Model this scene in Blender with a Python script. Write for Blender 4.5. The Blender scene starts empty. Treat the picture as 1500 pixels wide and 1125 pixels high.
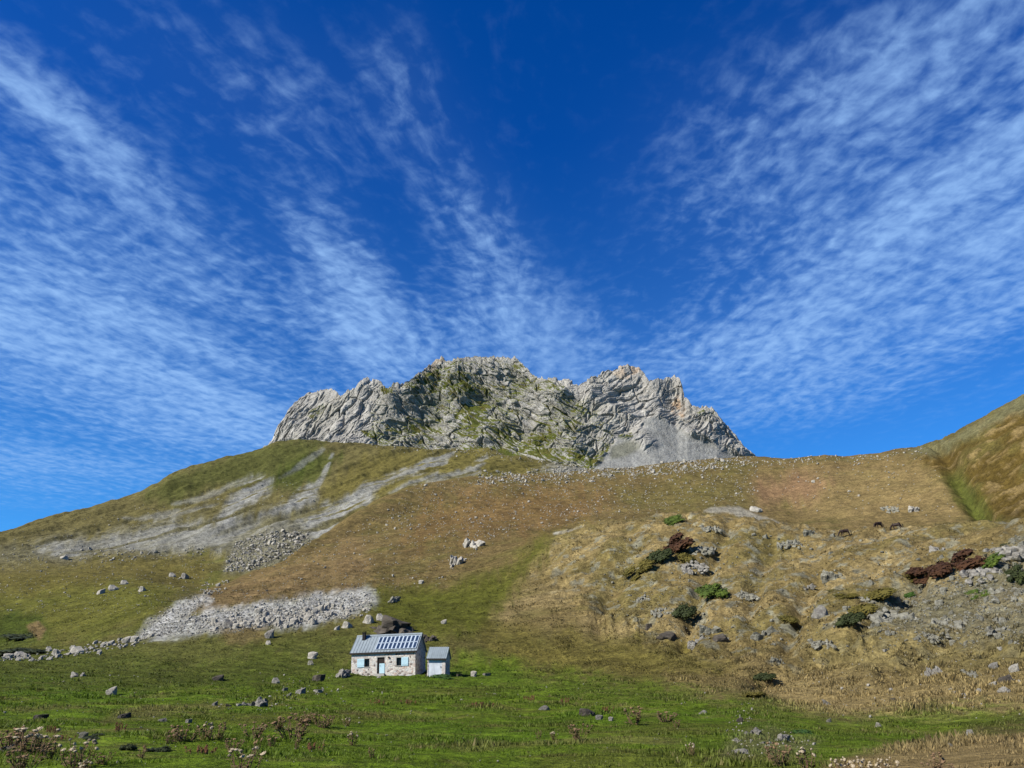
import bpy, math, time
import numpy as np
T0 = time.time()
SC = bpy.context.scene
COL = SC.collection
R = math.radians
rng = np.random.default_rng(7)

# ------------------------------------------------------------------ camera
EYE = 1.65
PITCH = R(20.0)
FPX = 28.0 / 36.0 * 1500.0
cam = bpy.data.cameras.new('camera')
cam.lens = 28; cam.sensor_width = 36; cam.clip_start = 0.1; cam.clip_end = 12000
co = bpy.data.objects.new('camera', cam); COL.objects.link(co)
co.location = (0, 0, EYE); co.rotation_euler = (R(90) + PITCH, 0, 0)
SC.camera = co
CP, SP = math.cos(PITCH), math.sin(PITCH)

def ray(px, py):
    """photo pixel -> (azimuth, tangent of elevation)"""
    a = (np.asarray(px, float) - 750) / FPX; b = (562.5 - np.asarray(py, float)) / FPX
    y = CP - b * SP; z = SP + b * CP
    return np.arctan2(a, y), z / np.hypot(a, y)

def to_px(x, y, z):
    d = y * CP + (z - EYE) * SP
    d = np.where(d > 0.05, d, 0.05)
    return 750 + FPX * x / d, 562.5 - FPX * (-y * SP + (z - EYE) * CP) / d

# ------------------------------------------------------------------ noise
_perm = np.random.default_rng(3).permutation(256).astype(np.int32)
_perm = np.concatenate([_perm, _perm])
_g = np.random.default_rng(4).normal(size=(256, 3)); _g /= np.linalg.norm(_g, axis=1)[:, None]
_g = _g.astype(np.float32)

def perlin(x, y, z=0.0):
    x, y, z = np.broadcast_arrays(np.asarray(x, np.float32), np.asarray(y, np.float32), np.asarray(z, np.float32))
    xi = np.floor(x).astype(np.int32); yi = np.floor(y).astype(np.int32); zi = np.floor(z).astype(np.int32)
    xf = x - xi; yf = y - yi; zf = z - zi
    u = xf * xf * (3 - 2 * xf); v = yf * yf * (3 - 2 * yf); w = zf * zf * (3 - 2 * zf)
    xi &= 255; yi &= 255; zi &= 255
    def c(dx, dy, dz):
        h = _perm[_perm[_perm[(xi + dx) & 255] + ((yi + dy) & 255)] + ((zi + dz) & 255)]
        g = _g[h]
        return g[..., 0] * (xf - dx) + g[..., 1] * (yf - dy) + g[..., 2] * (zf - dz)
    def L(a, b, t): return a + (b - a) * t
    return 1.5 * L(L(L(c(0,0,0), c(1,0,0), u), L(c(0,1,0), c(1,1,0), u), v),
                   L(L(c(0,0,1), c(1,0,1), u), L(c(0,1,1), c(1,1,1), u), v), w)

def fbm(x, y, z=0.0, o=4, gain=0.5):
    s = 0; a = 1.0; n = 0; f = 1.0
    for k in range(o):
        s = s + a * perlin(x * f + 17.3 * k, y * f - 9.1 * k, z * f + 5.7 * k); n += a; a *= gain; f *= 2.03
    return s / n * 1.6

def ridged(x, y, z=0.0, o=4, gain=0.55):
    s = 0; a = 1.0; n = 0; f = 1.0
    for k in range(o):
        s = s + a * (1 - np.abs(perlin(x * f + 7.3 * k, y * f + 19.1 * k, z * f - 3.7 * k)) * 2); n += a; a *= gain; f *= 2.1
    return s / n

def worley(x, y, z):
    x = np.asarray(x, np.float32); y = np.asarray(y, np.float32); z = np.asarray(z, np.float32)
    xi = np.floor(x).astype(np.int32); yi = np.floor(y).astype(np.int32); zi = np.floor(z).astype(np.int32)
    f1 = np.full(x.shape, 9, np.float32); f2 = f1.copy(); cid = np.zeros(x.shape, np.float32)
    for dx in (-1, 0, 1):
        for dy in (-1, 0, 1):
            for dz in (-1, 0, 1):
                cx, cy, cz = xi + dx, yi + dy, zi + dz
                h = _perm[_perm[_perm[cx & 255] + (cy & 255)] + (cz & 255)]
                jx = _perm[h + 11] / 255.0; jy = _perm[h + 57] / 255.0; jz = _perm[h + 131] / 255.0
                d = (cx + jx - x) ** 2 + (cy + jy - y) ** 2 + (cz + jz - z) ** 2
                m = d < f1
                f2 = np.where(m, f1, np.minimum(f2, d)); f1 = np.where(m, d, f1)
                cid = np.where(m, h / 255.0, cid)
    return np.sqrt(f1), np.sqrt(f2), cid

def sstep(a, b, x):
    t = np.clip((x - a) / (b - a), 0, 1); return t * t * (3 - 2 * t)

def poly_mask(px, py, pts, feather):
    """1 inside the polygon, fading to 0 over `feather` pixels outside"""
    pts = np.array(pts, float)
    out = np.zeros(px.shape, np.float32)
    lo = pts.min(0) - feather; hi = pts.max(0) + feather
    sel = (px > lo[0]) & (px < hi[0]) & (py > lo[1]) & (py < hi[1])
    if not sel.any(): return out
    x = px[sel]; y = py[sel]
    dist = np.full(x.shape, 1e9); ins = np.zeros(x.shape, bool)
    for i in range(len(pts)):
        x0, y0 = pts[i]; x1, y1 = pts[(i + 1) % len(pts)]
        dx, dy = x1 - x0, y1 - y0
        t = np.clip(((x - x0) * dx + (y - y0) * dy) / (dx * dx + dy * dy + 1e-9), 0, 1)
        dist = np.minimum(dist, np.hypot(x - x0 - t * dx, y - y0 - t * dy))
        if y0 != y1:
            cr = ((y0 > y) != (y1 > y)) & (x < (x1 - x0) * (y - y0) / (y1 - y0) + x0)
            ins ^= cr
    sd = np.where(ins, dist, -dist)
    out[sel] = sstep(-feather, feather * 0.6, sd)
    return out

def grid_normals(P):
    du = np.zeros_like(P); dv = np.zeros_like(P)
    du[:, 1:-1] = P[:, 2:] - P[:, :-2]; du[:, 0] = P[:, 1] - P[:, 0]; du[:, -1] = P[:, -1] - P[:, -2]
    dv[1:-1] = P[2:] - P[:-2]; dv[0] = P[1] - P[0]; dv[-1] = P[-1] - P[-2]
    n = np.cross(du, dv); n /= np.linalg.norm(n, axis=2)[..., None] + 1e-9
    return n

# ------------------------------------------------------------------ mesh helpers
def link(name, me, parent=None):
    o = bpy.data.objects.new(name, me); COL.objects.link(o)
    if parent is not None: o.parent = parent
    return o

def mesh_from(name, V, F, mat=None, color=None, smooth=True):
    """V (n,3), F (m,k) with one k, or a list of such arrays"""
    Fs = F if isinstance(F, list) else [F]
    Fs = [np.asarray(f, np.int32) for f in Fs if len(f)]
    me = bpy.data.meshes.new(name)
    V = np.asarray(V, np.float32)
    me.vertices.add(len(V)); me.vertices.foreach_set('co', V.ravel())
    nl = sum(f.size for f in Fs); nf = sum(len(f) for f in Fs)
    me.loops.add(nl); me.loops.foreach_set('vertex_index', np.concatenate([f.ravel() for f in Fs]))
    me.polygons.add(nf)
    st = []; off = 0
    for f in Fs:
        st.append(off + np.arange(len(f)) * f.shape[1]); off += f.size
    me.polygons.foreach_set('loop_start', np.concatenate(st).astype(np.int32))
    me.polygons.foreach_set('use_smooth', np.full(nf, smooth))
    me.update(calc_edges=True)
    if color is not None:
        a = me.color_attributes.new('tone', 'FLOAT_COLOR', 'POINT')
        c = np.ones((len(V), 4), np.float32); c[:, :color.shape[1]] = color
        a.data.foreach_set('color', c.ravel())
    if mat is not None: me.materials.append(mat)
    return me

def grid_faces(nr, nc, wrap=False):
    i = np.arange(nr - 1)[:, None]; j = np.arange(nc if wrap else nc - 1)[None]
    j2 = (j + 1) % nc
    a = i * nc + j; b = i * nc + j2; c = (i + 1) * nc + j2; d = (i + 1) * nc + j
    return np.stack([a, b, c, d], -1).reshape(-1, 4)

class MB:
    """collects boxes, prisms and tubes into one mesh"""
    def __init__(s): s.v = []; s.f = {}; s.n = 0
    def add(s, V, F):
        V = np.asarray(V, float)
        for f in F: s.f.setdefault(len(f), []).append([k + s.n for k in f])
        s.v.append(V); s.n += len(V); return s
    def box(s, x0, x1, y0, y1, z0, z1):
        V = [(x, y, z) for z in (z0, z1) for y in (y0, y1) for x in (x0, x1)]
        return s.add(V, [(0,2,3,1), (4,5,7,6), (0,1,5,4), (2,6,7,3), (0,4,6,2), (1,3,7,5)])
    def hexa(s, V):
        return s.add(V, [(0,2,3,1), (4,5,7,6), (0,1,5,4), (2,6,7,3), (0,4,6,2), (1,3,7,5)])
    def tube(s, pts, rad, n=6):
        pts = np.array(pts, float); m = len(pts)
        rad = np.broadcast_to(np.asarray(rad, float), (m,))
        V = []
        for i in range(m):
            t = pts[min(i + 1, m - 1)] - pts[max(i - 1, 0)]; t /= np.linalg.norm(t) + 1e-9
            a = np.cross(t, (0, 0, 1.0) if abs(t[2]) < .9 else (1.0, 0, 0)); a /= np.linalg.norm(a)
            b = np.cross(t, a)
            for k in range(n):
                th = 2 * math.pi * k / n
                V.append(pts[i] + rad[i] * (math.cos(th) * a + math.sin(th) * b))
        F = [(i * n + k, i * n + (k + 1) % n, (i + 1) * n + (k + 1) % n, (i + 1) * n + k) for i in range(m - 1) for k in range(n)]
        F += [tuple(range(n))[::-1], tuple((m - 1) * n + k for k in range(n))]
        return s.add(V, F)
    def ball(s, c, r, n=6, m=4):
        c = np.array(c, float); r = np.broadcast_to(np.asarray(r, float), (3,))
        V = [c + r * (0, 0, -1)]
        for i in range(1, m):
            ph = math.pi * i / m
            for k in range(n):
                th = 2 * math.pi * k / n
                V.append(c + r * np.array((math.sin(ph) * math.cos(th), math.sin(ph) * math.sin(th), -math.cos(ph))))
        V.append(c + r * (0, 0, 1)); F = []
        for k in range(n):
            F.append((0, 1 + (k + 1) % n, 1 + k)); F.append((len(V) - 1, 1 + (m - 2) * n + k, 1 + (m - 2) * n + (k + 1) % n))
            for i in range(m - 2):
                F.append((1 + i * n + k, 1 + i * n + (k + 1) % n, 1 + (i + 1) * n + (k + 1) % n, 1 + (i + 1) * n + k))
        return s.add(V, F)
    def build(s, name, mat, parent=None, smooth=False):
        me = mesh_from(name, np.concatenate(s.v), [np.array(f) for f in s.f.values()], mat, smooth=smooth)
        return link(name, me, parent)

def tag(o, label=None, cat=None, group=None, kind=None):
    if label: o['label'] = label
    if cat: o['category'] = cat
    if group: o['group'] = group
    if kind: o['kind'] = kind
    return o

def empty(name, loc, rot=(0, 0, 0)):
    o = bpy.data.objects.new(name, None); COL.objects.link(o)
    o.empty_display_size = 0.2; o.location = loc; o.rotation_euler = rot
    return o

# ------------------------------------------------------------------ materials
class NT:
    def __init__(s, name):
        s.m = bpy.data.materials.new(name); s.m.use_nodes = True
        s.t = s.m.node_tree; s.b = s.t.nodes['Principled BSDF']
        s.b.inputs['Roughness'].default_value = 0.9
        s.b.inputs['Specular IOR Level'].default_value = 0.2
    def node(s, typ, ins=None, **kw):
        n = s.t.nodes.new(typ)
        for k, v in kw.items(): setattr(n, k, v)
        for k, v in (ins or {}).items(): s.set(n.inputs[k], v)
        return n
    def set(s, sock, v):
        if isinstance(v, bpy.types.NodeSocket): s.t.links.new(v, sock)
        else: sock.default_value = v
    def coord(s, scale=(1, 1, 1), obj=True, rot=(0, 0, 0)):
        tc = s.node('ShaderNodeTexCoord')
        mp = s.node('ShaderNodeMapping', {'Vector': tc.outputs['Object'], 'Scale': scale, 'Rotation': rot})
        return mp.outputs[0]
    def noise(s, scale, detail=4, rough=0.6, vec=None):
        ins = {'Scale': scale, 'Detail': detail, 'Roughness': rough}
        if vec is not None: ins['Vector'] = vec
        return s.node('ShaderNodeTexNoise', ins).outputs['Fac']
    def ramp(s, fac, stops):
        n = s.node('ShaderNodeValToRGB', {'Fac': fac}); cr = n.color_ramp
        while len(cr.elements) < len(stops): cr.elements.new(0.5)
        for e, (p, c) in zip(cr.elements, stops):
            e.position = p; e.color = (*c, 1) if len(c) == 3 else c
        return n.outputs[0]
    def math(s, op, a, b=0.0, c=None, clamp=False):
        n = s.node('ShaderNodeMath', operation=op); n.use_clamp = clamp
        s.set(n.inputs[0], a); s.set(n.inputs[1], b)
        if c is not None: s.set(n.inputs[2], c)
        return n.outputs[0]
    def rng(s, v, a, b, c, d):
        return s.node('ShaderNodeMapRange', {0: v, 1: a, 2: b, 3: c, 4: d}).outputs[0]
    def mix(s, fac, a, b, typ='MIX'):
        n = s.node('ShaderNodeMix', data_type='RGBA', blend_type=typ)
        s.set(n.inputs['Factor'], fac); s.set(n.inputs[6], a if isinstance(a, bpy.types.NodeSocket) else (*a, 1)); s.set(n.inputs[7], b if isinstance(b, bpy.types.NodeSocket) else (*b, 1))
        return n.outputs[2]
    def bump(s, h, strength, dist):
        n = s.node('ShaderNodeBump', {'Height': h, 'Strength': strength, 'Distance': dist})
        s.set(s.b.inputs['Normal'], n.outputs[0]); return n
    def color(s, c, k=0.49):
        if isinstance(c, bpy.types.NodeSocket): c = s.mix(1.0, c, (k, k, k), 'MULTIPLY')
        else: c = (c[0] * k, c[1] * k, c[2] * k, 1)
        s.set(s.b.inputs['Base Color'], c)

def mat_plain(name, c, rough=0.8, var=0.25, scale=8.0, metal=0.0, bump=0.0):
    n = NT(name); nz = n.noise(scale, 5, 0.65, n.coord())
    n.color(n.mix(1.0, n.rng(nz, 0.3, 0.7, 1 - var, 1 + var), c, 'MULTIPLY'))
    n.b.inputs['Roughness'].default_value = rough; n.b.inputs['Metallic'].default_value = metal
    if bump: n.bump(nz, 0.6, bump)
    return n.m

def mat_terrain():
    n = NT('turf_and_scree')
    at = n.node('ShaderNodeAttribute', attribute_name='tone')
    v = n.coord()
    far = n.node('ShaderNodeVectorMath', {0: v}, operation='LENGTH').outputs['Value']
    fine = n.noise(2.6, 6, 0.72, v); mid = n.noise(0.35, 8, 0.72, v); big = n.noise(0.06, 4, 0.6, v)
    m1 = n.rng(fine, 0.28, 0.72, 0.55, 1.5); m2 = n.rng(mid, 0.3, 0.7, 0.58, 1.45); m3 = n.rng(big, 0.3, 0.7, 0.86, 1.15)
    k = n.math('MULTIPLY', n.math('MULTIPLY', m1, m2), m3)
    c = n.mix(1.0, at.outputs['Color'], k, 'MULTIPLY')
    c = n.mix(1.0, c, n.rng(n.noise(1.1, 4, 0.8, v), 0.33, 0.67, 0.62, 1.4), 'MULTIPLY')
    # straw-coloured flecks and bare spots
    f2 = n.noise(5.5, 3, 0.7, v)
    c = n.mix(n.rng(f2, 0.60, 0.72, 0, 0.22), c, (0.30, 0.24, 0.11))
    f3 = n.noise(0.9, 5, 0.75, v)
    c = n.mix(n.rng(f3, 0.62, 0.70, 0, 0.5), c, n.mix(1.0, c, (0.55, 0.5, 0.5), 'MULTIPLY'))
    n.color(c)
    h = n.math('ADD', n.math('MULTIPLY', fine, 0.25), n.math('MULTIPLY', mid, 1.0))
    n.bump(h, 1.0, 0.9)
    n.b.inputs['Roughness'].default_value = 1.0; n.b.inputs['Specular IOR Level'].default_value = 0.05
    return n.m

def mat_crag():
    n = NT('limestone_crag')
    at = n.node('ShaderNodeAttribute', attribute_name='tone')
    v = n.coord()
    a = n.noise(0.12, 6, 0.7, v); b = n.noise(0.6, 5, 0.7, v)
    k = n.math('MULTIPLY', n.rng(a, 0.3, 0.7, 0.72, 1.25), n.rng(b, 0.3, 0.7, 0.7, 1.3))
    n.color(n.mix(1.0, at.outputs['Color'], k, 'MULTIPLY'))
    vo = n.node('ShaderNodeTexVoronoi', {'Vector': v, 'Scale': 0.35}, feature='DISTANCE_TO_EDGE').outputs['Distance']
    h = n.math('ADD', n.math('MULTIPLY', n.math('MINIMUM', vo, 0.12), 3.0), n.math('ADD', a, b))
    n.bump(h, 0.8, 0.7)
    n.b.inputs['Roughness'].default_value = 1.0; n.b.inputs['Specular IOR Level'].default_value = 0.1
    return n.m

def mat_rock(name, light, dark, lichen=(0.30, 0.29, 0.16), k=1.0):
    n = NT(name); v = n.coord()
    a = n.noise(2.2 * k, 7, 0.72, v); b = n.noise(0.8 * k, 4, 0.6, v); c = n.noise(7 * k, 4, 0.7, v)
    col = n.ramp(a, [(0.30, dark), (0.48, tuple(0.5 * (x + y) for x, y in zip(light, dark))), (0.62, light)])
    col = n.mix(n.rng(b, 0.58, 0.68, 0, 0.6), col, lichen)
    col = n.mix(1.0, col, n.rng(c, 0.3, 0.7, 0.75, 1.2), 'MULTIPLY')
    n.color(col); n.bump(n.math('ADD', a, n.math('MULTIPLY', c, 0.4)), 1.0, 0.25 / k)
    n.b.inputs['Roughness'].default_value = 0.95
    return n.m

def mat_leaf(name, c1, c2, scale=3.0):
    n = NT(name)
    a = n.noise(scale, 4, 0.7, n.coord())
    n.color(n.ramp(a, [(0.33, c1), (0.66, c2)]))
    n.b.inputs['Roughness'].default_value = 0.8
    return n.m

M_TER = mat_terrain(); M_CRAG = mat_crag()
M_PALE = mat_rock('pale_limestone', (0.64, 0.60, 0.50), (0.38, 0.35, 0.29), (0.5, .47, .34))
M_GREY = mat_rock('grey_rock', (0.46, 0.435, 0.37), (0.17, 0.155, 0.13))
M_DARK = mat_rock('dark_schist', (0.17, 0.145, 0.11), (0.05, 0.042, 0.035), (0.2, 0.15, 0.07))
M_LICH = mat_rock('lichen_rock', (0.43, 0.415, 0.33), (0.16, 0.15, 0.105), (0.30, 0.27, 0.12))

# ------------------------------------------------------------------ terrain keys
# each curve: (px, py, distance) control points read off as landscape profile lines
C = {}
C[2] = [(-300,1127,19),(0,1125,17),(750,1125,16.5),(1200,1125,16),(1500,1125,13.5),(1800,1125,13)]
C[3] = [(-300,1062,27),(0,1062,28),(400,1062,30),(750,1062,32),(1100,1064,31),(1220,1080,27),(1330,1092,22),(1400,1086,22),(1500,1077,22),(1800,1060,22)]
C[4] = [(-300,1038,42),(0,1038,42),(400,1036,44),(750,1036,46),(1100,1038,45),(1220,1058,40),(1330,1076,34),(1400,1072,33),(1500,1066,32),(1800,1040,32)]
C[5] = [(-300,990,80),(0,992,84),(300,994,90),(500,990,97),(560,990.5,98.5),(680,990.5,99),(900,986,95),(1100,992,84),(1200,1003,74),(1300,1003,66),(1500,1000,58),(1800,980,56)]
C[6] = [(-300,962,140),(0,962,144),(100,955,145),(200,938,146),(340,914,145),(540,905,138),(620,914,132),(750,925,126),(950,944,112),(1100,940,103),(1300,925,92),(1500,925,80),(1800,900,80)]
C[7] = [(-300,945,185),(0,945,186),(100,925,186),(200,895,184),(290,884,180),(400,874,180),(540,868,176),(620,870,172),(700,866,165),(800,868,155),(900,872,146),(1000,868,140),(1100,862,132),(1300,855,120),(1500,850,108),(1800,830,110)]
C[8] = [(-300,900,225),(0,905,225),(200,868,220),(290,872,208),(400,853,208),(500,838,214),(600,826,212),(700,815,206),(780,800,202),(850,776,202),(900,762,202),(950,754,200),(1040,749,198),(1100,762,192),(1160,776,182),(1230,783,172),(1320,778,166),(1420,771,160),(1500,764,152),(1800,740,160)]
C[9] = [(-300,878,258),(0,882,258),(200,860,238),(290,869.5,215),(400,840,224),(500,812,240),(600,795,246),(700,785,246),(780,782,244),(850,779,240),(900,772,238),(950,768,236),(1040,766,234),(1100,776,226),(1160,788,216),(1230,794,202),(1320,789,194),(1420,782,188),(1500,774,178),(1800,750,190)]
C[10] = [(-300,862,290),(0,864,290),(200,856,252),(290,868,219),(400,833,234),(480,800,262),(600,757,300),(700,742,310),(850,738,318),(950,742,312),(1040,742,306),(1160,758,296),(1240,764,280),(1340,764,270),(1420,764,262),(1500,740,250),(1800,700,250)]
C[11] = [(-300,850,330),(0,850,325),(200,850,266),(260,860,236),(290,867,223),(330,853,228),(400,828.5,242),(440,804,262),(480,778,288),(520,753,316),(560,732,336),(600,713,352),(690,699,378),(760,696,386),(850,691,400),(930,684,412),(1000,676,420),(1110,671,430),(1160,672,430),(1210,668,430),(1240,671,428),(1290,664,420),(1340,656,412),(1380,640,402),(1440,612,388),(1500,580,372),(1560,560,370),(1800,500,380)]
C[12] = [(-300,842,365),(0,840,358),(200,845,285),(260,862,255),(290,872,243),(330,860,252),(400,842,270),(440,822,292),(480,798,320),(520,775,348),(600,732,392),(690,714,420),(760,711,430),(850,704,446),(1000,690,468),(1110,686,480),(1240,686,480),(1340,672,465),(1440,630,440),(1500,600,425),(1800,520,430)]
C[13] = [(-300,820,420),(0,818,410),(200,808,385),(300,812,352),(400,795,350),(480,768,395),(600,712,450),(690,698,478),(760,697,488),(850,692,505),(1000,694,560),(1110,702,590),(1240,704,590),(1500,640,520),(1800,560,520)]
C[14] = [(-300,812,470),(0,800,470),(200,765,482),(300,740,500),(400,715,520),(520,695,540),(600,682,560),(700,674,570),(800,682,566),(880,690,566),(1000,692,600),(1110,705,650),(1500,670,600),(1800,600,600)]
C[15] = [(-300,812,560),(0,782.5,545),(50,768,558),(100,752,570),(150,741,582),(200,727,600),(228,715,606),(250,701,612),(275,690,622),(300,684,630),(345,672,640),(380,661,648),(400,652,650),(450,648,648),(520,648,644),(560,652,640),(600,658,636),(650,661,634),(720,656,634),(760,664,630),(800,675,620),(850,685,606),(885,690,600),(950,690,620),(1000,690,640),(1060,690,660),(1110,694,700),(1150,700,740),(1500,700,800),(1800,650,800)]
C[16] = [(-300,840,640),(0,805,640),(100,775,660),(200,755,690),(300,725,720),(400,690,740),(600,680,760),(800,690,760),(1000,700,760),(1110,720,800),(1500,740,900),(1800,700,900)]
C[17] = [(-300,960,1800),(0,960,1800),(400,930,1800),(750,920,1800),(1100,930,1800),(1800,940,1800)]

fine = np.linspace(R(-39.5), R(39.5), 1240)
az_all = np.concatenate([np.linspace(R(-180), R(-60), 25)[:-1], np.linspace(R(-60), R(-39.5), 40)[:-1], fine, np.linspace(R(39.5), R(60), 40)[1:], np.linspace(R(60), R(180), 25)[1:-1]])
NC = len(az_all)
KR = np.zeros((18, NC)); KZ = np.zeros((18, NC))
KR[0] = 0.5; KZ[0] = 0; KR[1] = 6.0; KZ[1] = 0.0
wide = sstep(R(48), R(85), np.abs(az_all))
for k in range(2, 18):
    p = np.array(C[k], float); a, te = ray(p[:, 0], p[:, 1])
    o = np.argsort(a)
    r = np.exp(np.interp(az_all, a[o], np.log(p[o, 2]))); t = np.interp(az_all, a[o], te[o])
    z = EYE + r * t
    flatz = -0.02 * r * (r < 100) - 2.0 * (r >= 100)
    KR[k] = r; KZ[k] = z * (1 - wide) + np.minimum(z, flatz) * wide
KR[1] = np.minimum(KR[1], KR[2] * 0.6)
for k in range(1, 18): KR[k] = np.maximum(KR[k], KR[k - 1] + 1.5)

# monotone cubic (Fritsch-Carlson) along each azimuth
H = np.diff(KR, axis=0); S = np.diff(KZ, axis=0) / H
Mt = np.zeros_like(KR); Mt[0] = S[0]; Mt[-1] = S[-1]
sa, sb = S[:-1], S[1:]; w1 = 2 * H[1:] + H[:-1]; w2 = H[1:] + 2 * H[:-1]
with np.errstate(all='ignore'):
    hm = (w1 + w2) / (w1 / sa + w2 / sb)
Mt[1:-1] = np.where(sa * sb > 0, hm, 0)
NROWS = [0, 8, 14, 110, 70, 130, 150, 120, 130, 60, 60, 110, 34, 60, 110, 100, 14, 8]
rows_r = []; rows_z = []; rows_k = []
for k in range(17):
    n = NROWS[k + 1]
    for i in range(n):
        t = i / n
        if k in (2, 3, 4, 5): t = (np.exp(t * np.log(1.0 + 0.8)) - 1) / 0.8
        h00 = 2*t**3 - 3*t**2 + 1; h10 = t**3 - 2*t**2 + t; h01 = -2*t**3 + 3*t**2; h11 = t**3 - t**2
        rows_r.append(KR[k] + t * H[k])
        rows_z.append(h00*KZ[k] + h10*H[k]*Mt[k] + h01*KZ[k+1] + h11*H[k]*Mt[k+1])
        rows_k.append(k + t)
rows_r.append(KR[17]); rows_z.append(KZ[17]); rows_k.append(17.0)
RR = np.array(rows_r); ZZ = np.array(rows_z); KK = np.array(rows_k)[:, None] * np.ones(NC)
NR = RR.shape[0]
# smooth along azimuth a little so the profile lines do not leave kinks
ker = np.hanning(17); ker /= ker.sum()
def smooth_az(A):
    P = np.pad(A, ((0, 0), (8, 8)), mode='edge'); return sum(ker[i] * P[:, i:i + A.shape[1]] for i in range(17))
f0 = 63; f1 = f0 + len(fine)
RR[:, f0:f1] = smooth_az(RR[:, f0:f1]); ZZ[:, f0:f1] = smooth_az(ZZ[:, f0:f1])
XX = RR * np.sin(az_all); YY = RR * np.cos(az_all)
PX, PY = to_px(XX, YY, ZZ)
vis = np.abs(az_all)[None] < R(45)

def zone(pts, feather, k0=0, k1=99, warp=1.0):
    wx = PX + warp * WX; wy = PY + warp * WY
    m = poly_mask(wx, wy, pts, feather * (1.3 if feather < 5 else 2.0))
    m = np.clip(m + (RAG + RAG2) * 4 * m * (1 - m), 0, 1)
    return m * ((KK >= k0) & (KK <= k1)) * vis
sw = 900.0 / np.maximum(RR, 12) ; sw = np.clip(sw, 1.5, 16)
WX = fbm(XX / (RR * 0.03 + 1), YY / (RR * 0.03 + 1), 1.5, 4) * 9
WY = fbm(XX / (RR * 0.03 + 1), YY / (RR * 0.03 + 1), 7.7, 4) * 6

RAG = 0.75 * fbm(XX / (RR * 0.006 + .3), YY / (RR * 0.012 + .3), 2.5, 4, 0.65)
RAG2 = 0.5 * fbm(XX / (RR * 0.04 + .3), YY / (RR * 0.06 + .3), 8.5, 3, 0.6)
# masks used by shape and colour alike
z_hillR = zone([(800,830),(870,772),(950,755),(1050,750),(1160,775),(1500,760),(1600,760),(1600,1010),(1400,960),(1180,960),(1000,945),(900,900)], 20, 5.5, 9.2)
z_fan = zone([(203,932),(222,908),(262,885),(296,876),(303,882),(272,905),(340,893),(420,880),(500,870),(542,868),(546,884),(510,900),(440,915),(380,918),(300,925),(240,932)], 6, 5, 9, 0.9)
z_rub = zone([(328,838),(345,800),(385,782),(440,776),(462,790),(430,812),(400,826),(350,838)], 6, 11.5, 14)
z_E = zone([(1340,662),(1400,636),(1500,582),(1600,550),(1600,770),(1440,762),(1404,738),(1392,700)], 8, 9.5, 12)
ES = PY + 0.62 * PX; EL = PX - 0.62 * PY
EA = fbm(ES / 26, EL / 90, 2.0, 3); EB = fbm(ES / 6.5, EL / 45, 4.0, 5, 0.6)
# ---- relief on top of the profile
w = np.clip(RR / 60.0, 0.15, 1)
ZZ += 0.10 * w * fbm(XX / 1.3, YY / 1.3, 0.3, 3) * (RR > 6)
ZZ += 0.40 * np.clip(RR / 80, 0, 1) * fbm(XX / 6.0, YY / 6.0, 4.1, 3)
ZZ += 1.5 * sstep(120, 260, RR) * fbm(XX / 24.0, YY / 24.0, 9.1, 5, 0.55)
ZZ += z_hillR * (2.0 * ridged(XX / 17, YY / 17, 0.5, 4) - 1.0 + 0.7 * fbm(XX / 4, YY / 4, 0.2, 3))
ZZ += z_hillR * 0.55 * np.maximum(0, worley(XX / 5, YY / 5, ZZ / 5)[0] - 0.55) * -1.6
ZZ += (z_fan * 0.45 + z_rub * 0.8) * fbm(XX / 2.2, YY / 2.2, 3.3, 3)
def line_dist(pts):
    dd = np.full(PX.shape, 1e9)
    for (x0, y0), (x1, y1) in zip(pts[:-1], pts[1:]):
        dx, dy = x1 - x0, y1 - y0; t = np.clip(((PX - x0) * dx + (PY - y0) * dy) / (dx * dx + dy * dy), 0, 1)
        dd = np.minimum(dd, np.hypot(PX - x0 - t * dx, PY - y0 - t * dy))
    return dd
nearhill = (KK > 4.6) & (KK < 8.3) & vis
for pts, wd_, dp_ in [([(1095, 1050), (1118, 1000), (1180, 960), (1250, 930), (1300, 885), (1345, 858)], 16, 2.0), ([(1065, 770), (1035, 830), (1020, 880), (1000, 935)], 13, 1.7),
                      ([(1200, 840), (1175, 880), (1150, 935)], 13, 1.6), ([(930, 800), (900, 860), (880, 920)], 16, 1.2), ([(1420, 900), (1360, 950), (1300, 985)], 14, 1.2), ([(1130, 790), (1110, 840), (1095, 900)], 12, 1.1)]:
    ld = line_dist(pts) + 5 * RAG2 * 2
    ZZ -= nearhill * dp_ * np.exp(-(ld / wd_) ** 2)
ZZ += z_hillR * 2.0 * fbm(XX / 26, YY / 26, 14.0, 3)
# gully on the right-hand hill and furrows running down it
gx = np.interp(PY, [640, 680, 700, 740, 762], [1372, 1398, 1400, 1428, 1446])
gul = np.exp(-((PX - gx + 5 * fbm(YY / 12, ZZ / 12, 1.0, 3)) / 16.0) ** 2) * ((KK > 9.6) & (KK < 11.6)) * (PY > 650) * vis
ZZ -= gul * 4.0
fur = (PX - 1400) * 0.55 + (PY - 700)
ZZ += z_E * (1.8 * EA + 1.1 * EB)
# gullies and spurs on the far left slope
z_C = ((KK > 12.5) & (KK < 15.4)) * vis
ZZ += z_C * sstep(12.5, 13.4, KK) * (1 - sstep(14.6, 15.2, KK)) * 7.0 * fbm((.9 * XX - .45 * YY) / 45, (.45 * XX + .9 * YY) / 300, 2.2, 5, 0.6)
ZZ += z_C * 1.6 * fbm(XX / 12, YY / 12, 6.2, 4)
P = np.stack([XX, YY, ZZ], -1)
PX, PY = to_px(XX, YY, ZZ)

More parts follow.
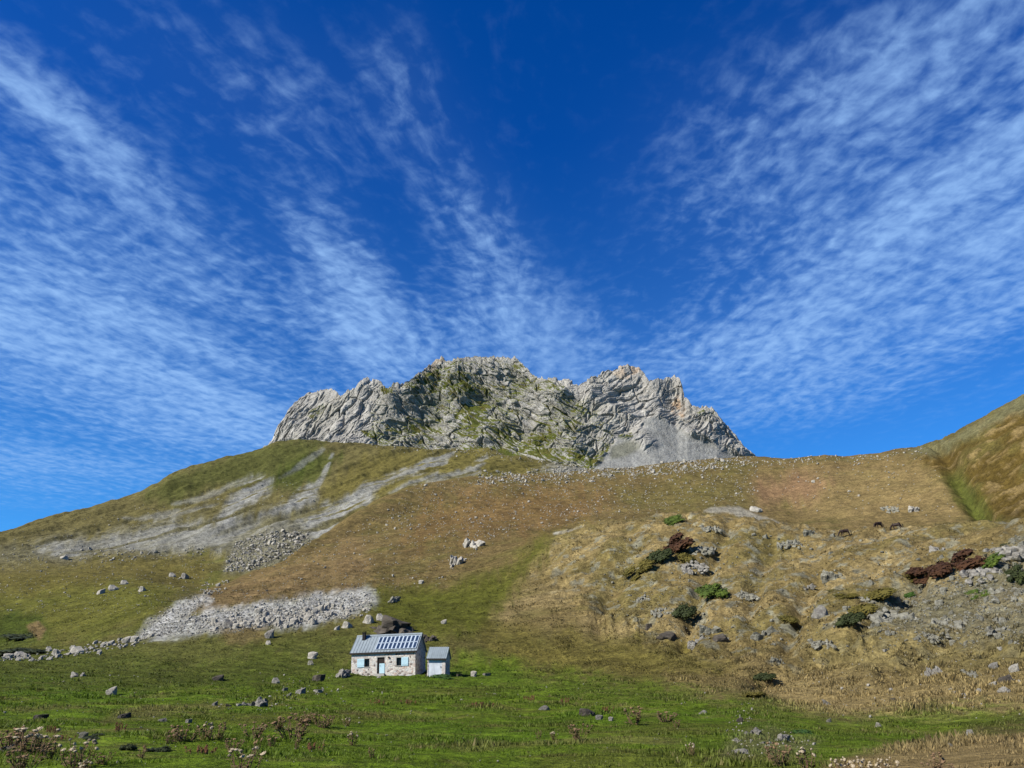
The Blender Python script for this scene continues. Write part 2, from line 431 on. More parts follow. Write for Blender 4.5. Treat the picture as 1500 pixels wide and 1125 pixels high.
# ---- base colours (linear albedo)
GREEN = (0.132, 0.205, 0.012); DEEP = (0.092, 0.172, 0.008); OLIVE = (0.128, 0.112, 0.034); OLIVEG = (0.098, 0.110, 0.022)
TAN = (0.255, 0.185, 0.078); STRAW = (0.36, 0.275, 0.125); BROWN = (0.160, 0.118, 0.046); RUST = (0.225, 0.152, 0.070)
SCREE = (0.275, 0.275, 0.245); PALE = (0.43, 0.43, 0.40); DKG = (0.050, 0.075, 0.010); PINK = (0.215, 0.125, 0.070); DKB = (0.100, 0.068, 0.016)
CC = np.ones(P.shape, np.float32) * np.array(OLIVE, np.float32)
def paint(m, c, a=1.0):
    global CC
    m = (m * a)[..., None]; CC = CC * (1 - m) + m * np.array(c, np.float32)
n1 = fbm(XX / 14, YY / 14, 0.0, 4); n2 = fbm(XX / 40, YY / 40, 3.0, 4); n3 = fbm(XX / 4, YY / 4, 6.0, 4)
nS = fbm((XX + YY * 0.3) / 40, (YY - 0.3 * XX) / 9, 2.0, 4)     # streaks across the slope
near = (KK < 5.4)
paint(sstep(0, 0.5, n1) * 1.0, OLIVEG, 0.6)
# far left slope
paint(zone([(-200,835),(0,835),(250,810),(480,778),(600,715),(760,698),(900,695),(900,640),(300,640),(-200,800)], 6, 11.4, 16), (0.132, 0.114, 0.042))
paint(zone([(215,725),(250,700),(300,682),(400,648),(470,645),(440,690),(380,706),(300,712),(250,735)], 10, 12, 16), DKG, 0.5)
paint(zone([(395,712),(420,680),(470,668),(500,668),(455,705),(430,716)], 8, 12, 16), DKG, 0.6)
paint(zone([(480,760),(470,730),(500,700),(560,665),(700,660),(790,680),(760,697),(600,712)], 10, 12, 16), (0.150, 0.128, 0.034), 0.8)
paint(zone([(-100,815),(0,812),(150,790),(330,760),(480,755),(500,775),(400,800),(200,812),(0,830)], 14, 11.5, 16), (0.165, 0.158, 0.10), 0.55)
ss = fbm((XX * 0.9 - YY * 0.45) / 7, (XX * 0.45 + YY * 0.9) / 90, 1.0, 4)    # runnels following the fall line
for pts, f, a in [([(318,762),(345,728),(372,700),(398,703),(392,722),(350,748),(335,764)], 5, .95), ([(385,756),(420,738),(452,716),(462,728),(440,742),(400,752)], 5, .95),
               ([(60,806),(150,792),(240,772),(330,764),(420,768),(470,776),(440,788),(330,800),(180,806),(90,815)], 9, .8), ([(430,784),(470,742),(520,728),(545,728),(500,765),(470,785)], 6, .95),
               ([(500,735),(540,708),(590,690),(640,664),(668,664),(655,680),(600,694),(560,712),(520,736)], 4, .85), ([(455,716),(470,690),(488,664),(492,664),(476,694),(460,720)], 2, .8),
               ([(680,690),(700,672),(712,664),(714,668),(700,682),(690,694)], 3, .7), ([(620,700),(660,692),(700,690),(690,697),(630,706)], 4, .8),
               ([(250,740),(300,722),(360,702),(358,707),(300,732)], 3, .5), ([(570,722),(600,704),(640,692),(600,712)], 3, .7), ([(180,760),(260,748),(320,735),(310,742),(240,760)],3,.5),
               ([(410,700),(440,676),(470,655),(474,657),(445,682),(414,706)], 2, .5), ([(800,690),(830,684),(880,690),(860,697),(800,698)], 5, .8)]:
    paint(zone(pts, f * 1.1, 11.4, 16, 0.8) * sstep(-0.35, 0.15, ss + 0.1), SCREE, a)
paint(z_rub, (0.185, 0.175, 0.115), 0.9)
# valley floor on the left
paint(zone([(-100,880),(0,862),(120,850),(250,862),(230,905),(120,935),(0,955),(-100,960)], 14, 6, 12), (0.120, 0.125, 0.020), 0.7)
paint(zone([(-20,915),(15,903),(60,908),(62,925),(30,942),(0,955)], 8, 6, 9), DKG, 0.8)
paint(zone([(44,918),(58,914),(66,922),(54,934)], 4, 6, 9), RUST, 0.8)
paint(zone([(-100,855),(0,838),(150,815),(300,815),(290,850),(180,850),(0,868)], 12, 9, 13), (0.135, 0.112, 0.030), 0.7)
# brown middle slope
bz = zone([(250,905),(290,880),(330,853),(400,826),(480,774),(520,748),(600,708),(690,692),(850,684),(1000,670),(1200,662),(1345,650),(1400,690),(1404,735),(1440,775),(1300,800),(1160,800),(1040,770),(900,775),(800,800),(740,850),(640,868),(540,868),(400,878)], 6, 5.8, 11.9, 0.7)
paint(bz, BROWN)
paint(bz * sstep(-0.1, 0.6, nS), OLIVE, 0.55)
paint(bz * sstep(0.1, 0.7, n2), RUST, 0.4); paint(bz * sstep(0.0, 0.5, n1), OLIVE, 0.5); paint(bz * sstep(0.25, 0.6, n3), DKB, 0.35)
paint(zone([(290,885),(330,855),(420,830),(520,800),(540,850),(420,872),(330,888)], 12, 6, 12), RUST, 0.6)
paint(zone([(1130,700),(1250,686),(1370,690),(1398,720),(1400,755),(1250,765),(1160,745),(1090,730)], 16, 9, 12), TAN, 0.6)
paint(zone([(1110,712),(1170,700),(1210,706),(1180,730),(1120,735)], 12, 9, 12), PINK, 0.7)
paint(zone([(640,740),(760,725),(880,728),(860,760),(700,780),(600,790)], 18, 8, 12), (0.185, 0.110, 0.042), 0.6)
paint(zone([(1000,700),(1090,695),(1100,735),(960,745),(920,730)], 14, 9, 12), OLIVE, 0.6)
paint(zone([(540,868),(640,868),(740,845),(790,800),(870,770),(880,782),(800,850),(760,900),(640,930),(560,915)], 14, 5, 11), (0.100, 0.108, 0.014), 0.85)
paint(zone([(1033,748),(1050,742),(1082,743),(1120,758),(1165,772),(1150,776),(1105,766),(1075,752)], 3, 9, 11.9, 0.3), (0.30, 0.28, 0.22), 0.9)
paint(zone([(812,782),(850,774),(884,768),(880,775),(845,781)], 3, 8.2, 11.9, 0.3), PALE, 0.8)
# right-hand hill with its gully
paint(z_E, DKB, 0.95)
paint(z_E * sstep(-0.1, 0.4, EA), OLIVE, 0.6); paint(z_E * sstep(0.05, 0.35, EB), TAN, 0.7)
paint(zone([(1330,664),(1400,640),(1500,575),(1600,540),(1600,570),(1500,600),(1420,640),(1380,662)], 6, 10, 12), (0.155, 0.150, 0.075), 0.8)
paint(np.clip(gul * 1.2 + RAG * .8 * (gul > .1), 0, 1) * sstep(678, 715, PY), (0.080, 0.100, 0.018), 0.8); paint(zone([(1396,728),(1430,718),(1458,758),(1436,762)], 8, 9.5, 12), OLIVEG, 0.5)
# near hill on the right
hz = zone([(740,905),(790,840),(850,780),(950,750),(1050,745),(1160,772),(1500,755),(1700,750),(1700,1060),(1500,1044),(1300,1056),(1190,1050),(1140,1020),(1110,990),(1000,950),(860,935)], 16, 4.2, 9.4)
paint(hz, TAN, 0.88)
paint(hz, OLIVE, 0.25); paint(hz * sstep(-0.2, 0.5, nS), STRAW, 0.6); paint(hz * sstep(-0.1, 0.35, n1), OLIVE, 0.55); paint(hz * sstep(0.1, 0.5, n3), BROWN, 0.5)
paint(hz * z_hillR * sstep(0.12, 0.3, fbm(XX / 2.6, YY / 2.6, 21.0, 4, .6)), (0.22, 0.22, 0.165), 0.7)
paint(zone([(1200,925),(1500,915),(1600,960),(1600,1010),(1300,1000),(1180,985)], 18, 4.2, 9), (0.215, 0.175, 0.065), 0.7)
paint(zone([(1130,1010),(1200,985),(1350,990),(1500,985),(1600,985),(1600,1045),(1430,1040),(1300,1050),(1190,1046)], 12, 3.2, 7), (0.30, 0.225, 0.092), 0.8)
paint(zone([(1280,880),(1420,850),(1500,790),(1600,790),(1600,930),(1380,930),(1290,905)], 14, 5, 9), (0.200, 0.185, 0.115), 0.7)
paint(zone([(720,930),(860,935),(1000,955),(1080,985),(1050,1008),(900,990),(740,975)], 16, 4.5, 7), (0.148, 0.125, 0.030), 0.85)
paint(zone([(980,992),(1090,985),(1110,1010),(1060,1030),(1000,1020)], 10, 4, 6), TAN, 0.55)
# meadow
mz = zone([(-200,985),(0,975),(150,975),(300,985),(420,960),(520,985),(700,975),(800,995),(900,1010),(1000,1024),(1100,1040),(1180,1058),(1240,1068),(1330,1052),(1430,1044),(1500,1048),(1410,1068),(1330,1086),(1250,1108),(1190,1140),(1190,1400),(-200,1400)], 16, 0, 6.4)
paint(mz, GREEN, 0.95)
paint(mz * sstep(0.0, 0.45, n2 + 0.4 * n3), DEEP, 0.6); paint(mz * sstep(0.0, 0.5, fbm(XX / 9, YY / 9, 12.0, 4)), (0.135, 0.150, 0.022), 0.75); paint(mz * sstep(0.15, 0.5, fbm(XX / 4, YY / 4, 31.0, 4)), TAN, 0.35); paint(mz * sstep(0.25, 0.5, fbm(XX / 1.6, YY / 1.6, 41.0, 3)), BROWN, 0.35)
paint(mz * sstep(3.9, 5.0, KK), (0.112, 0.148, 0.018), 0.6)
paint(zone([(-100,960),(200,945),(340,930),(520,925),(500,985),(300,1000),(-100,985)], 14, 4.5, 7), OLIVEG, 0.7)
paint(zone([(180,1042),(300,1030),(330,1034),(240,1045),(150,1058)], 5, 3, 6), TAN, 0.5)
paint(zone([(530,990),(560,998),(700,998),(760,992),(740,984)], 6, 4, 6), DEEP, 0.5)
paint(zone([(1180,1150),(1240,1116),(1330,1092),(1400,1086),(1500,1076),(1700,1060),(1700,1400),(1100,1400)], 8, 0, 3.4), TAN, 0.9)
paint(z_fan, PALE, 0.9); paint(z_fan * sstep(0, .6, n3), (0.2, 0.2, 0.16), 0.5)
paint(zone([(1060,1105),(1080,1080),(1110,1068),(1150,1078),(1200,1085),(1180,1100),(1120,1104)], 8, 2, 5), (0.20, 0.17, 0.09), 0.5)
paint(zone([(320,920),(350,912),(390,920),(385,938),(350,945),(325,938)], 5, 4.5, 7), RUST, 0.5)
CC[~(vis & np.ones_like(KK, bool))] = OLIVEG
CC *= 1.0 + 0.20 * (1 - np.clip(mz, 0, 1))[..., None]
CC *= (1 + 0.20 * n3 + 0.10 * fbm(XX / 1.5, YY / 1.5, 3.0, 3))[..., None]
CC = np.clip(CC, 0.004, 0.8)
V = P.reshape(-1, 3)
me = mesh_from('terrain', V, grid_faces(NR, NC, True)[:, ::-1] * 1, M_TER, CC.reshape(-1, 3))
ter = tag(link('ground', me), kind='structure')
NORM = grid_normals(P)
NORM *= np.sign(NORM[..., 2:3])
print('terrain', NR, NC, round(time.time() - T0, 1))

TEL = (ZZ - EYE) / RR
def hit(px, py):
    """first point of the ground seen at this photo pixel -> (x, y, z, depth, row, col)"""
    a, te = ray(px, py); j = int(np.clip(np.searchsorted(az_all, a), f0, f1 - 1))
    col = TEL[:, j]; ok = np.where((col >= te) & (RR[:, j] > 8))[0]
    if not len(ok): return None
    i = ok[0]; 
    c0, c1 = col[i - 1], col[i]; t = 0 if c1 == c0 else float(np.clip((te - c0) / (c1 - c0), 0, 1))
    r = RR[i - 1, j] * (1 - t) + RR[i, j] * t; z = ZZ[i - 1, j] * (1 - t) + ZZ[i, j] * t
    x = r * math.sin(a); y = r * math.cos(a)
    return x, y, z, y * CP + (z - EYE) * SP, i, j

# ------------------------------------------------------------------ the crag
SKY = [(380,664),(395,649),(410,622),(428,596),(440,583),(451,575),(466,573),(484,568),(492,573),(499,582),(510,575),(522,571),(530,562),(537,557),(557,560),(567,569),(583,563),(600,558),(612,548),(623,538),(641,525),(655,529),(669,529),(692,524),(705,526),(722,523),(742,519),(755,524),(768,536),(780,546),(808,558),(834,559),(849,563),(857,560),(867,551),(879,543),(905,539),(925,537),(935,537),(943,548),(950,559),(968,554),(988,549),(997,558),(1002,578),(1014,594),(1039,599),(1054,611),(1069,629),(1084,647),(1095,660),(1112,674)]
BASE = [(380,690),(395,684),(450,672),(520,662),(560,660),(600,665),(650,668),(720,663),(760,671),(800,683),(850,693),(885,699),(950,698),(1000,690),(1050,684),(1112,682)]
NU, NV = 1080, 420
cpx = np.linspace(381, 1111, NU)
spy = np.interp(cpx, *np.array(SKY).T) ; bpy_ = np.interp(cpx, *np.array(BASE).T)
spy = spy - 1.6 * ridged(cpx / 9.0, 0.0, 0.0, 3) + 0.8
rb = np.interp(cpx, [380, 450, 520, 600, 720, 800, 885, 960, 1050, 1112], [730, 690, 655, 632, 622, 606, 590, 600, 640, 690])
azt, tt = ray(cpx, spy); azb, tb = ray(cpx, bpy_)
TS = math.tan(R(50))
rt = rb * (1 - tb / TS) / (1 - tt / TS)
rt = np.convolve(np.pad(rt, 12, mode='edge'), np.ones(25) / 25, 'valid')
zb = EYE + rb * tb; zt = EYE + rt * tt
vv = np.concatenate([np.linspace(0, 1, NV - 60), 1 + np.linspace(0, 1, 61)[1:] ** 1.5])[:, None]
vf = np.clip(vv, 0, 1); vb = np.clip(vv - 1, 0, 1)
prof = vf ** 1.0
rr = rb + (rt - rb) * (vf + 0.10 * np.sin(vf * math.pi) ) + vb * 140
def sm(a, n=71): return np.convolve(np.pad(a, n // 2, mode='edge'), np.hanning(n + 2)[1:-1] / np.hanning(n + 2)[1:-1].sum(), 'valid')
zts = sm(zt) + (zt - sm(zt)) * sstep(0.55, 1.0, vf)
zz = zb + (zts - zb) * prof - vb * np.maximum(zt - zb, 20) * 1.0 - vb * 10
az2 = azb + (azt - azb) * vf
cx = rr * np.sin(az2); cy = rr * np.cos(az2); cz = zz
qx, qy = to_px(cx, cy, cz)
qwx = qx + 4 * fbm(cx / 22, cz / 22, cy / 22, 3); qwy = qy + 4 * fbm(cx / 22, cz / 22, cy / 22 + 9, 3)
def cz_(pts, f): return poly_mask(qwx, qwy, pts, f) * (vv <= 1)
m_scr = cz_([(944,612),(958,612),(985,624),(1010,640),(1040,652),(1075,668),(1112,690),(1112,705),(860,705),(884,672),(905,640),(925,646),(940,632)], 5)
m_isl = cz_([(915,632),(940,624),(962,650),(950,664),(925,646)], 9); m_scr = m_scr * (1 - 0.6 * m_isl)
m_mid = cz_([(560,575),(640,540),(750,535),(800,565),(860,600),(890,650),(880,690),(740,668),(560,660)], 25)
m_left = 1 - sstep(520, 600, qx); m_right = sstep(830, 880, qx)
env = sstep(0, 0.10, vf) * (1 - 0.55 * sstep(0.80, 1.0, vf)) * (1 - vb * 0.8)
free = 1 - m_scr
# tilted strata frames: steep blades on the left, slabs dipping left on the right-hand towers
d = 15 * (ridged(cx / 95 + 0.37, cz / 240, 1.3, 2) - 0.55)
def strata(ang, st):
    ca, sa_ = math.cos(ang), math.sin(ang)
    sx = cx * ca + cz * sa_; sz = -cx * sa_ + cz * ca
    wx_ = sx + 5 * fbm(cx / 30, cz / 30, cy / 30, 3); wz_ = sz + 3 * fbm(cx / 25, cz / 25, 5 + cy / 25, 3)
    e = 15 * (ridged(wx_ / 62, wz_ / (70 * st), cy / 90, 3, 0.5) - 0.5)
    f1_, f2_, id_ = worley(wx_ / 34, wz_ / 10, cy / 26)
    e += 5.2 * (id_ - 0.5) * sstep(0.0, 0.35, f2_ - f1_) - 2.6 * (1 - sstep(0.0, 0.08, f2_ - f1_))
    g1_, g2_, jd_ = worley(wx_ / 13, wz_ / 4.6 + 30, cy / 11)
    e += 1.7 * (jd_ - 0.5) * sstep(0.0, 0.3, g2_ - g1_) - 1.0 * (1 - sstep(0.0, 0.10, g2_ - g1_))
    e += 2.4 * (ridged(wx_ / 26, wz_ / 5.5, cy / 20, 4) - 0.5) + 0.3 * fbm(cx / 2.5, cz / 2.5, cy / 2.5, 3)
    return e, id_, jd_, sz
eL, iL, jL, _ = strata(R(66), 1.0); eM, iM, jM, _ = strata(R(-36), 1.0); eR, iR, jR, szR = strata(R(40), 1.0)
wl = 1 - sstep(505, 600, qwx); wr_ = sstep(828, 872, qwx); wm_ = 1 - wl - wr_
d += eL * wl + eM * wm_ + eR * wr_; wid = iL * wl + iM * wm_ + iR * wr_; vid = jL * wl + jM * wm_ + jR * wr_; sz = szR
# ledges: strata bands running with the dip
band = np.sin((sz + 5 * fbm(cx / 40, cz / 40, 0, 3)) / 5.2); d += m_right * 1.4 * band
bandm = (cz - 0.10 * cx + 0.62 * np.maximum(cx + 28, 0) + 9 * fbm(cx / 60, cz / 60, 3, 3)) / 16.0
tz = bandm - np.floor(bandm); ledge = sstep(0.72, 0.86, tz) * (1 - sstep(0.97, 1.0, tz)); d += m_mid * 8.0 * (np.where(tz < 0.8, tz / 0.8, (1 - tz) / 0.2) - 0.5)
gpre = cz_([(672,600),(700,592),(708,612),(704,640),(678,640),(668,620)], 8) + cz_([(735,640),(790,655),(840,665),(870,672),(868,682),(800,672),(740,655)], 8)
d *= env * (1 - m_scr) * (1 - 0.5 * np.clip(gpre, 0, 1))
d += m_scr * env * 0.5 * fbm(cx / 5, cz / 5, 2, 3)
dirx = -np.sin(az2) - 0.25; diry = -np.cos(az2) - 0.0
cz = cz + 0.22 * d * (1 - sstep(0.85, 1.0, vf) * 0.6)
cx = cx + dirx * d; cy = cy + diry * d
# jagged top edge
jag = sstep(0.72, 1.0, vf) * (1 - vb)
ja, jb, jc = worley(cx / 9, cy / 14, 3.0 + 0 * cx)
cz = cz + jag * (3.6 * (jc - 0.5) + 3.0 * (ridged(cx / 12, cy / 12, 1.0, 4) - 0.55) + 1.3 * fbm(cx / 2.2, cy / 2.2, 0, 3))
CPt = np.stack([cx, cy, cz], -1); cn = grid_normals(CPt)
up = cn[..., 2]
g1 = fbm(cx / 7, cz / 7, cy / 7, 4); g2 = fbm(cx / 45, cz / 45, cy / 45, 3)
rock = np.array((0.47, 0.45, 0.40)) * (1 + 0.22 * g1 + 0.12 * g2)[..., None] * np.ones(cn.shape)
rock = rock * (1 + 0.16 * (vid - 0.5) + 0.14 * (wid - 0.5))[..., None]
def cmix(a, m, c): m = m[..., None]; return a * (1 - m) + np.array(c) * m
col = rock
orange = poly_mask(qx, qy, [(980,582),(990,575),(1002,595),(1000,610),(982,605)], 4) + 0.7 * poly_mask(qx, qy, [(895,538),(940,535),(930,552),(900,552)], 5) + 0.6 * poly_mask(qx, qy, [(615,540),(650,522),(660,535),(620,556)], 6)
col = cmix(col, np.clip(orange, 0, 1) * sstep(-0.2, 0.3, g1) * 0.75, (0.55, 0.37, 0.22))
col = cmix(col, sstep(0.25, 0.7, g2 + 0.5 * g1) * 0.4 * (1 - m_scr), (0.36, 0.34, 0.26))
gz = cz_([(558,600),(575,570),(640,548),(700,530),(770,540),(800,570),(850,600),(885,640),(888,690),(740,672),(560,662)], 22) + 0.30
gras = np.maximum(sstep(0.42, 0.66, up + 0.25 * g1 + 0.25 * g2), ledge * m_mid * sstep(-0.3, 0.2, g2 + 0.5 * g1)) * np.clip(gz, 0, 1) * (1 - m_scr)
for pts, a in [([(672,600),(700,592),(708,612),(704,640),(678,640),(668,620)], .95), ([(735,640),(790,655),(840,665),(870,672),(868,682),(800,672),(740,655)], .9), ([(740,612),(790,626),(800,640),(742,628)], .7),
               ([(618,612),(650,608),(652,622),(620,620)], .85), ([(530,628),(560,630),(556,642),(534,640)], .8), ([(556,566),(574,562),(572,580),(560,584)], .9), ([(600,640),(640,630),(630,646),(604,650)], .6),
               ([(800,560),(830,580),(848,598),(840,604),(812,584),(790,562)], .8), ([(820,655),(862,660),(872,672),(826,672)], .8), ([(690,590),(760,596),(765,602),(700,604)], .7), ([(905,636),(925,630),(930,640),(908,652)], .7),
               ([(450,610),(474,590),(480,606),(462,625)], .5), ([(765,545),(790,560),(800,580),(780,572)], .6), ([(1020,604),(1048,608),(1046,614),(1024,612)], .6)]:
    gras = np.maximum(gras, cz_(pts, 5) * a * sstep(-0.45, 0.15, g1 + 0.8 * (up - 0.3)))
gras = np.maximum(gras, np.clip(gz, 0, 1) * 0.95 * m_mid * sstep(-0.08, 0.18, g2 + 0.45 * g1 + 0.7 * (up - 0.4)) * (1 - m_scr)); gras = sstep(0.28, 0.52, gras)
col = cmix(col, gras, (0.115, 0.132, 0.024)); col = cmix(col, gras * sstep(0, .5, g1), (0.13, 0.12, 0.03))
sc_c = np.array((0.34, 0.34, 0.31)) * (1 + 0.05 * fbm(qx / 4, qy / 12, 3, 3) + 0.08 * fbm(cx / 14, cz / 14, 3, 4))[..., None]
m = m_scr[..., None]; col = col * (1 - m) + sc_c * m
col = cmix(col, m_scr * poly_mask(qx, qy, [(895,655),(925,645),(940,655),(915,668),(895,672)], 5) * 0.5, (0.13, 0.13, 0.05))
me = mesh_from('crag', CPt.reshape(-1, 3), grid_faces(len(vv), NU), M_CRAG, np.clip(col, 0.005, 0.8).reshape(-1, 3))
tag(link('mountain', me), kind='structure')
print('crag', round(time.time() - T0, 1))

# ================================================================== things
import random
import bmesh
def gz(x, y):
    a = math.atan2(x, y); r = math.hypot(x, y)
    j = int(np.clip(np.searchsorted(az_all, a), 1, NC - 1)); t = (a - az_all[j - 1]) / (az_all[j] - az_all[j - 1])
    return float(np.interp(r, RR[:, j - 1], ZZ[:, j - 1]) * (1 - t) + np.interp(r, RR[:, j], ZZ[:, j]) * t)

def ico(sub):
    bm = bmesh.new(); bmesh.ops.create_icosphere(bm, subdivisions=sub, radius=1.0)
    v = np.array([q.co[:] for q in bm.verts]); f = np.array([[w_.index for w_ in q.verts] for q in bm.faces]); bm.free()
    return v, f
ICO = {s: ico(s) for s in (1, 2, 3, 4)}

def rock_vf(seed, sub=3, planes=11, rough=0.06, dmin=0.42, dmax=0.8):
    g = np.random.default_rng(seed); v, f = ICO[sub]; v = v.copy()
    for _ in range(planes):
        n = g.normal(size=3); n[2] = n[2] * 0.5 + 0.35; n /= np.linalg.norm(n); d = g.uniform(dmin, dmax)
        v -= np.maximum(v @ n - d, 0)[:, None] * n
    n = np.array((g.normal() * .25, g.normal() * .25, 1.0)); n /= np.linalg.norm(n); v -= np.maximum(v @ n - g.uniform(.35, .6), 0)[:, None] * n
    q = v * 1.7 + seed * 3.7
    v *= (1 + rough * 4 * fbm(q[:, 0], q[:, 1], q[:, 2], 4))[:, None]
    lo = v.min(0); hi = v.max(0)
    v = (v - (lo + hi) / 2) / (hi - lo)
    v[:, 2] = (v[:, 2] + 0.5) * 1.3 - 0.3
    return v, f

def rot3(ax, ang):
    c, s = math.cos(ang), math.sin(ang)
    return {'x': np.array([(1,0,0),(0,c,-s),(0,s,c)]), 'y': np.array([(c,0,s),(0,1,0),(-s,0,c)]), 'z': np.array([(c,-s,0),(s,c,0),(0,0,1)])}[ax]

def outcrop_vf(seed, n=9, field=False):
    """a knot of broken blocks half sunk in the turf, normalised to a unit box"""
    g = np.random.default_rng(seed); Vs = []; Fs = []; k = 0
    lean = g.uniform(0.1, 0.6) * (1 if g.random() < 0.7 else -1)
    for i in range(n):
        v, f = rock_vf(seed * 31 + i, 2 if n > 12 else 3, 9, 0.10)
        x = g.uniform(-1, 1); y = g.uniform(-1, 1); far = max(abs(x), abs(y))
        s = (g.uniform(0.10, 0.24) if field else g.uniform(0.3, 0.6) * (1.15 - 0.6 * far))
        v = v * (s * g.uniform(0.6, 1.3), s * g.uniform(0.6, 1.2), s * g.uniform(0.5, 1.1))
        v = v @ rot3('y', lean + g.normal() * 0.3).T @ rot3('x', g.normal() * 0.35).T @ rot3('z', g.uniform(-3, 3)).T
        v = v + (x * .45, y * .40, (-0.02 if field else -0.03 - 0.10 * far))
        Vs.append(v); Fs.append(f + k); k += len(v)
    v = np.concatenate(Vs); f = np.concatenate(Fs)
    lo = v.min(0); hi = v.max(0)
    v[:, :2] = (v[:, :2] - (lo + hi)[:2] / 2) / (hi - lo)[:2]; v[:, 2] = v[:, 2] / hi[2]; v[:, 2] = np.maximum(v[:, 2], -0.5)
    return v, f

MATS = {'pale': M_PALE, 'grey': M_GREY, 'dark': M_DARK, 'lich': M_LICH}
ROCKM = {}
def rock_mesh(kind, mat, i):
    key = (kind, mat, i)
    if key not in ROCKM:
        if kind == 'r': v, f = rock_vf(100 + i, 3)
        elif kind == 's': v, f = rock_vf(200 + i, 3, 7, 0.05, 0.3, 0.6)
        elif kind == 'o': v, f = outcrop_vf(300 + i, 10 + i % 3)
        elif kind == 'j': v, f = outcrop_vf(500 + i, 24)
        else: v, f = outcrop_vf(400 + i, 44, True)
        ROCKM[key] = mesh_from('rock', v, f, MATS[mat], smooth=False)
    return ROCKM[key]
pk = random.Random(5)
def put_rock(name, px, py, w_, h_, kind, mat, label, cat='rock', group=None, depth_k=0.8, yaw=None, sunk=0.30):
    q = hit(px, py)
    if q is None: print('MISS', px, py, label); return None
    x, y, z, dep, i, j = q
    if py > 985 and kind in 'rs': w_ *= .85; h_ *= .85
    sx = w_ * dep / FPX; sh = h_ * dep / FPX; sy = sx * depth_k
    a = math.atan2(x, y)
    if kind in 'opj' :
        q2 = hit(px, py - h_ * (0.45 if kind == 'o' else 0.85)); sl = 0.15
        if q2 is not None and 0 < q2[3] - dep < 0.35 * dep: sy = max(math.hypot(q2[0] - x, q2[1] - y), sx * .45); sl = math.atan2(q2[2] - z, max(sy, .5))
        sy = min(sy, sx * 2.5); sl = min(max(sl, 0), .6); sh = max(sx * (0.22 if kind == 'p' else 0.42), (0.0 if kind == 'p' else .55) * sh)
        xx = x + math.sin(a) * sy * .5; yy = y + math.cos(a) * sy * .5
        o = link(name, rock_mesh(kind, mat, pk.randrange(5)))
        o.location = (xx, yy, gz(xx, yy) - .08 * sh); o.rotation_euler = (sl, 0, -a + pk.uniform(-.3, .3)); o.scale = (sx * 1.1, sy * 1.1, sh)
        return tag(o, label, cat, group)
    xx = x + math.sin(a) * sy * 0.3; yy = y + math.cos(a) * sy * 0.3
    o = link(name, rock_mesh(kind, mat, pk.randrange(5)))
    o.location = (xx, yy, min(gz(xx, yy), z + 0.35 * sy) - sunk * sh)
    o.rotation_euler = (0, 0, -a + (pk.uniform(-0.35, 0.35) if yaw is None else yaw))
    o.scale = (sx, sy, sh * 1.05 * (1 + sunk))
    tag(o, label, cat, group)
    return o
n_rocks = 0
B = lambda *a, **k: put_rock('boulder', *a, **k)
O = lambda *a, **k: put_rock('rock_outcrop', *a, cat='outcrop', **k)
# meadow
B(162, 1018, 18, 13, 'r', 'pale', 'rounded pale boulder, alone on the left meadow, its right side in black shade')
O(118, 991, 25, 13, 'o', 'grey', 'jagged grey rock on the left meadow, below the line of stream stones')
O(372, 1036, 36, 19, 'o', 'grey', 'pointed grey rock, largest in the green meadow left of the hut')
B(440, 1016, 20, 9, 'r', 'grey', 'blocky grey rock pair in the grass right of the pointed meadow rock')
B(465, 1014, 16, 4, 's', 'pale', 'flat pale slab in the grass, just below the boulders beside the hut')
B(417, 1012, 12, 5, 's', 'grey', 'low grey slab between the pointed meadow rock and the blocky pair')
B(423, 1021, 10, 6, 'r', 'lich', 'small lichen-grey rock just left of the blocky meadow pair')
B(314, 1034, 11, 7, 'r', 'grey', 'small dark-sided rock at right end of the straw strip in the meadow')
B(335, 1035, 12, 4, 's', 'dark', 'low dark stone left of the pointed meadow rock')
B(276, 1059, 13, 6, 's', 'pale', 'flat whitish stone above the left thistle clumps')
B(60, 1053, 24, 7, 's', 'dark', 'long dark low rock on the far left of the meadow')
B(180, 1052, 24, 8, 'r', 'dark', 'dark rock with rusty earth beside it, under the round meadow boulder')
B(238, 1057, 17, 5, 's', 'grey', 'slanting thin grey slab left of the flat whitish stone')
B(10, 1102, 24, 12, 'r', 'grey', 'grey rock among thistles at the bottom left corner')
B(122, 1081, 16, 9, 'r', 'lich', 'lichen-grey stone above the white-headed thistles')
B(858, 1049, 32, 11, 'r', 'dark', 'dark hollow rock with a brown side, in the middle of the right meadow')
B(878, 1054, 14, 7, 'r', 'grey', 'grey rock touching the right end of the dark hollow rock')
B(895, 1056, 9, 6, 'r', 'pale', 'small pale stone two steps right of the dark hollow rock')
B(797, 1040, 20, 7, 's', 'grey', 'low grey stone left of the dark hollow rock')
B(694, 991, 11, 8, 'r', 'pale', 'pale rock with black right side, just right of the shed')
B(712, 990, 18, 4, 's', 'grey', 'long flat stone strung out right of the shed')
B(467, 998, 22, 10, 's', 'dark', 'dark overhanging flat rock left of the hut')
O(498, 993, 26, 14, 'o', 'grey', 'rough grey rock knot touching the left corner of the hut')
B(404, 1001, 14, 9, 'r', 'grey', 'grey stone down left of the dark overhanging rock by the hut')
B(458, 965, 15, 9, 'r', 'pale', 'pale broken rock on the slope above and left of the hut')
B(455, 974, 9, 6, 'r', 'lich', 'small stone under the pale broken rock left of the hut')
B(319, 997, 20, 9, 'r', 'dark', 'dark angular stone on the meadow left of the hut')
B(394, 935, 14, 12, 'r', 'grey', 'upright grey rock at right end of the rusty mound')
B(393, 944, 8, 5, 'r', 'pale', 'small pale stone under the upright rock of the rusty mound')
B(333, 920, 17, 12, 'r', 'grey', 'large rounded grey boulder on the lower edge of the scree fan')
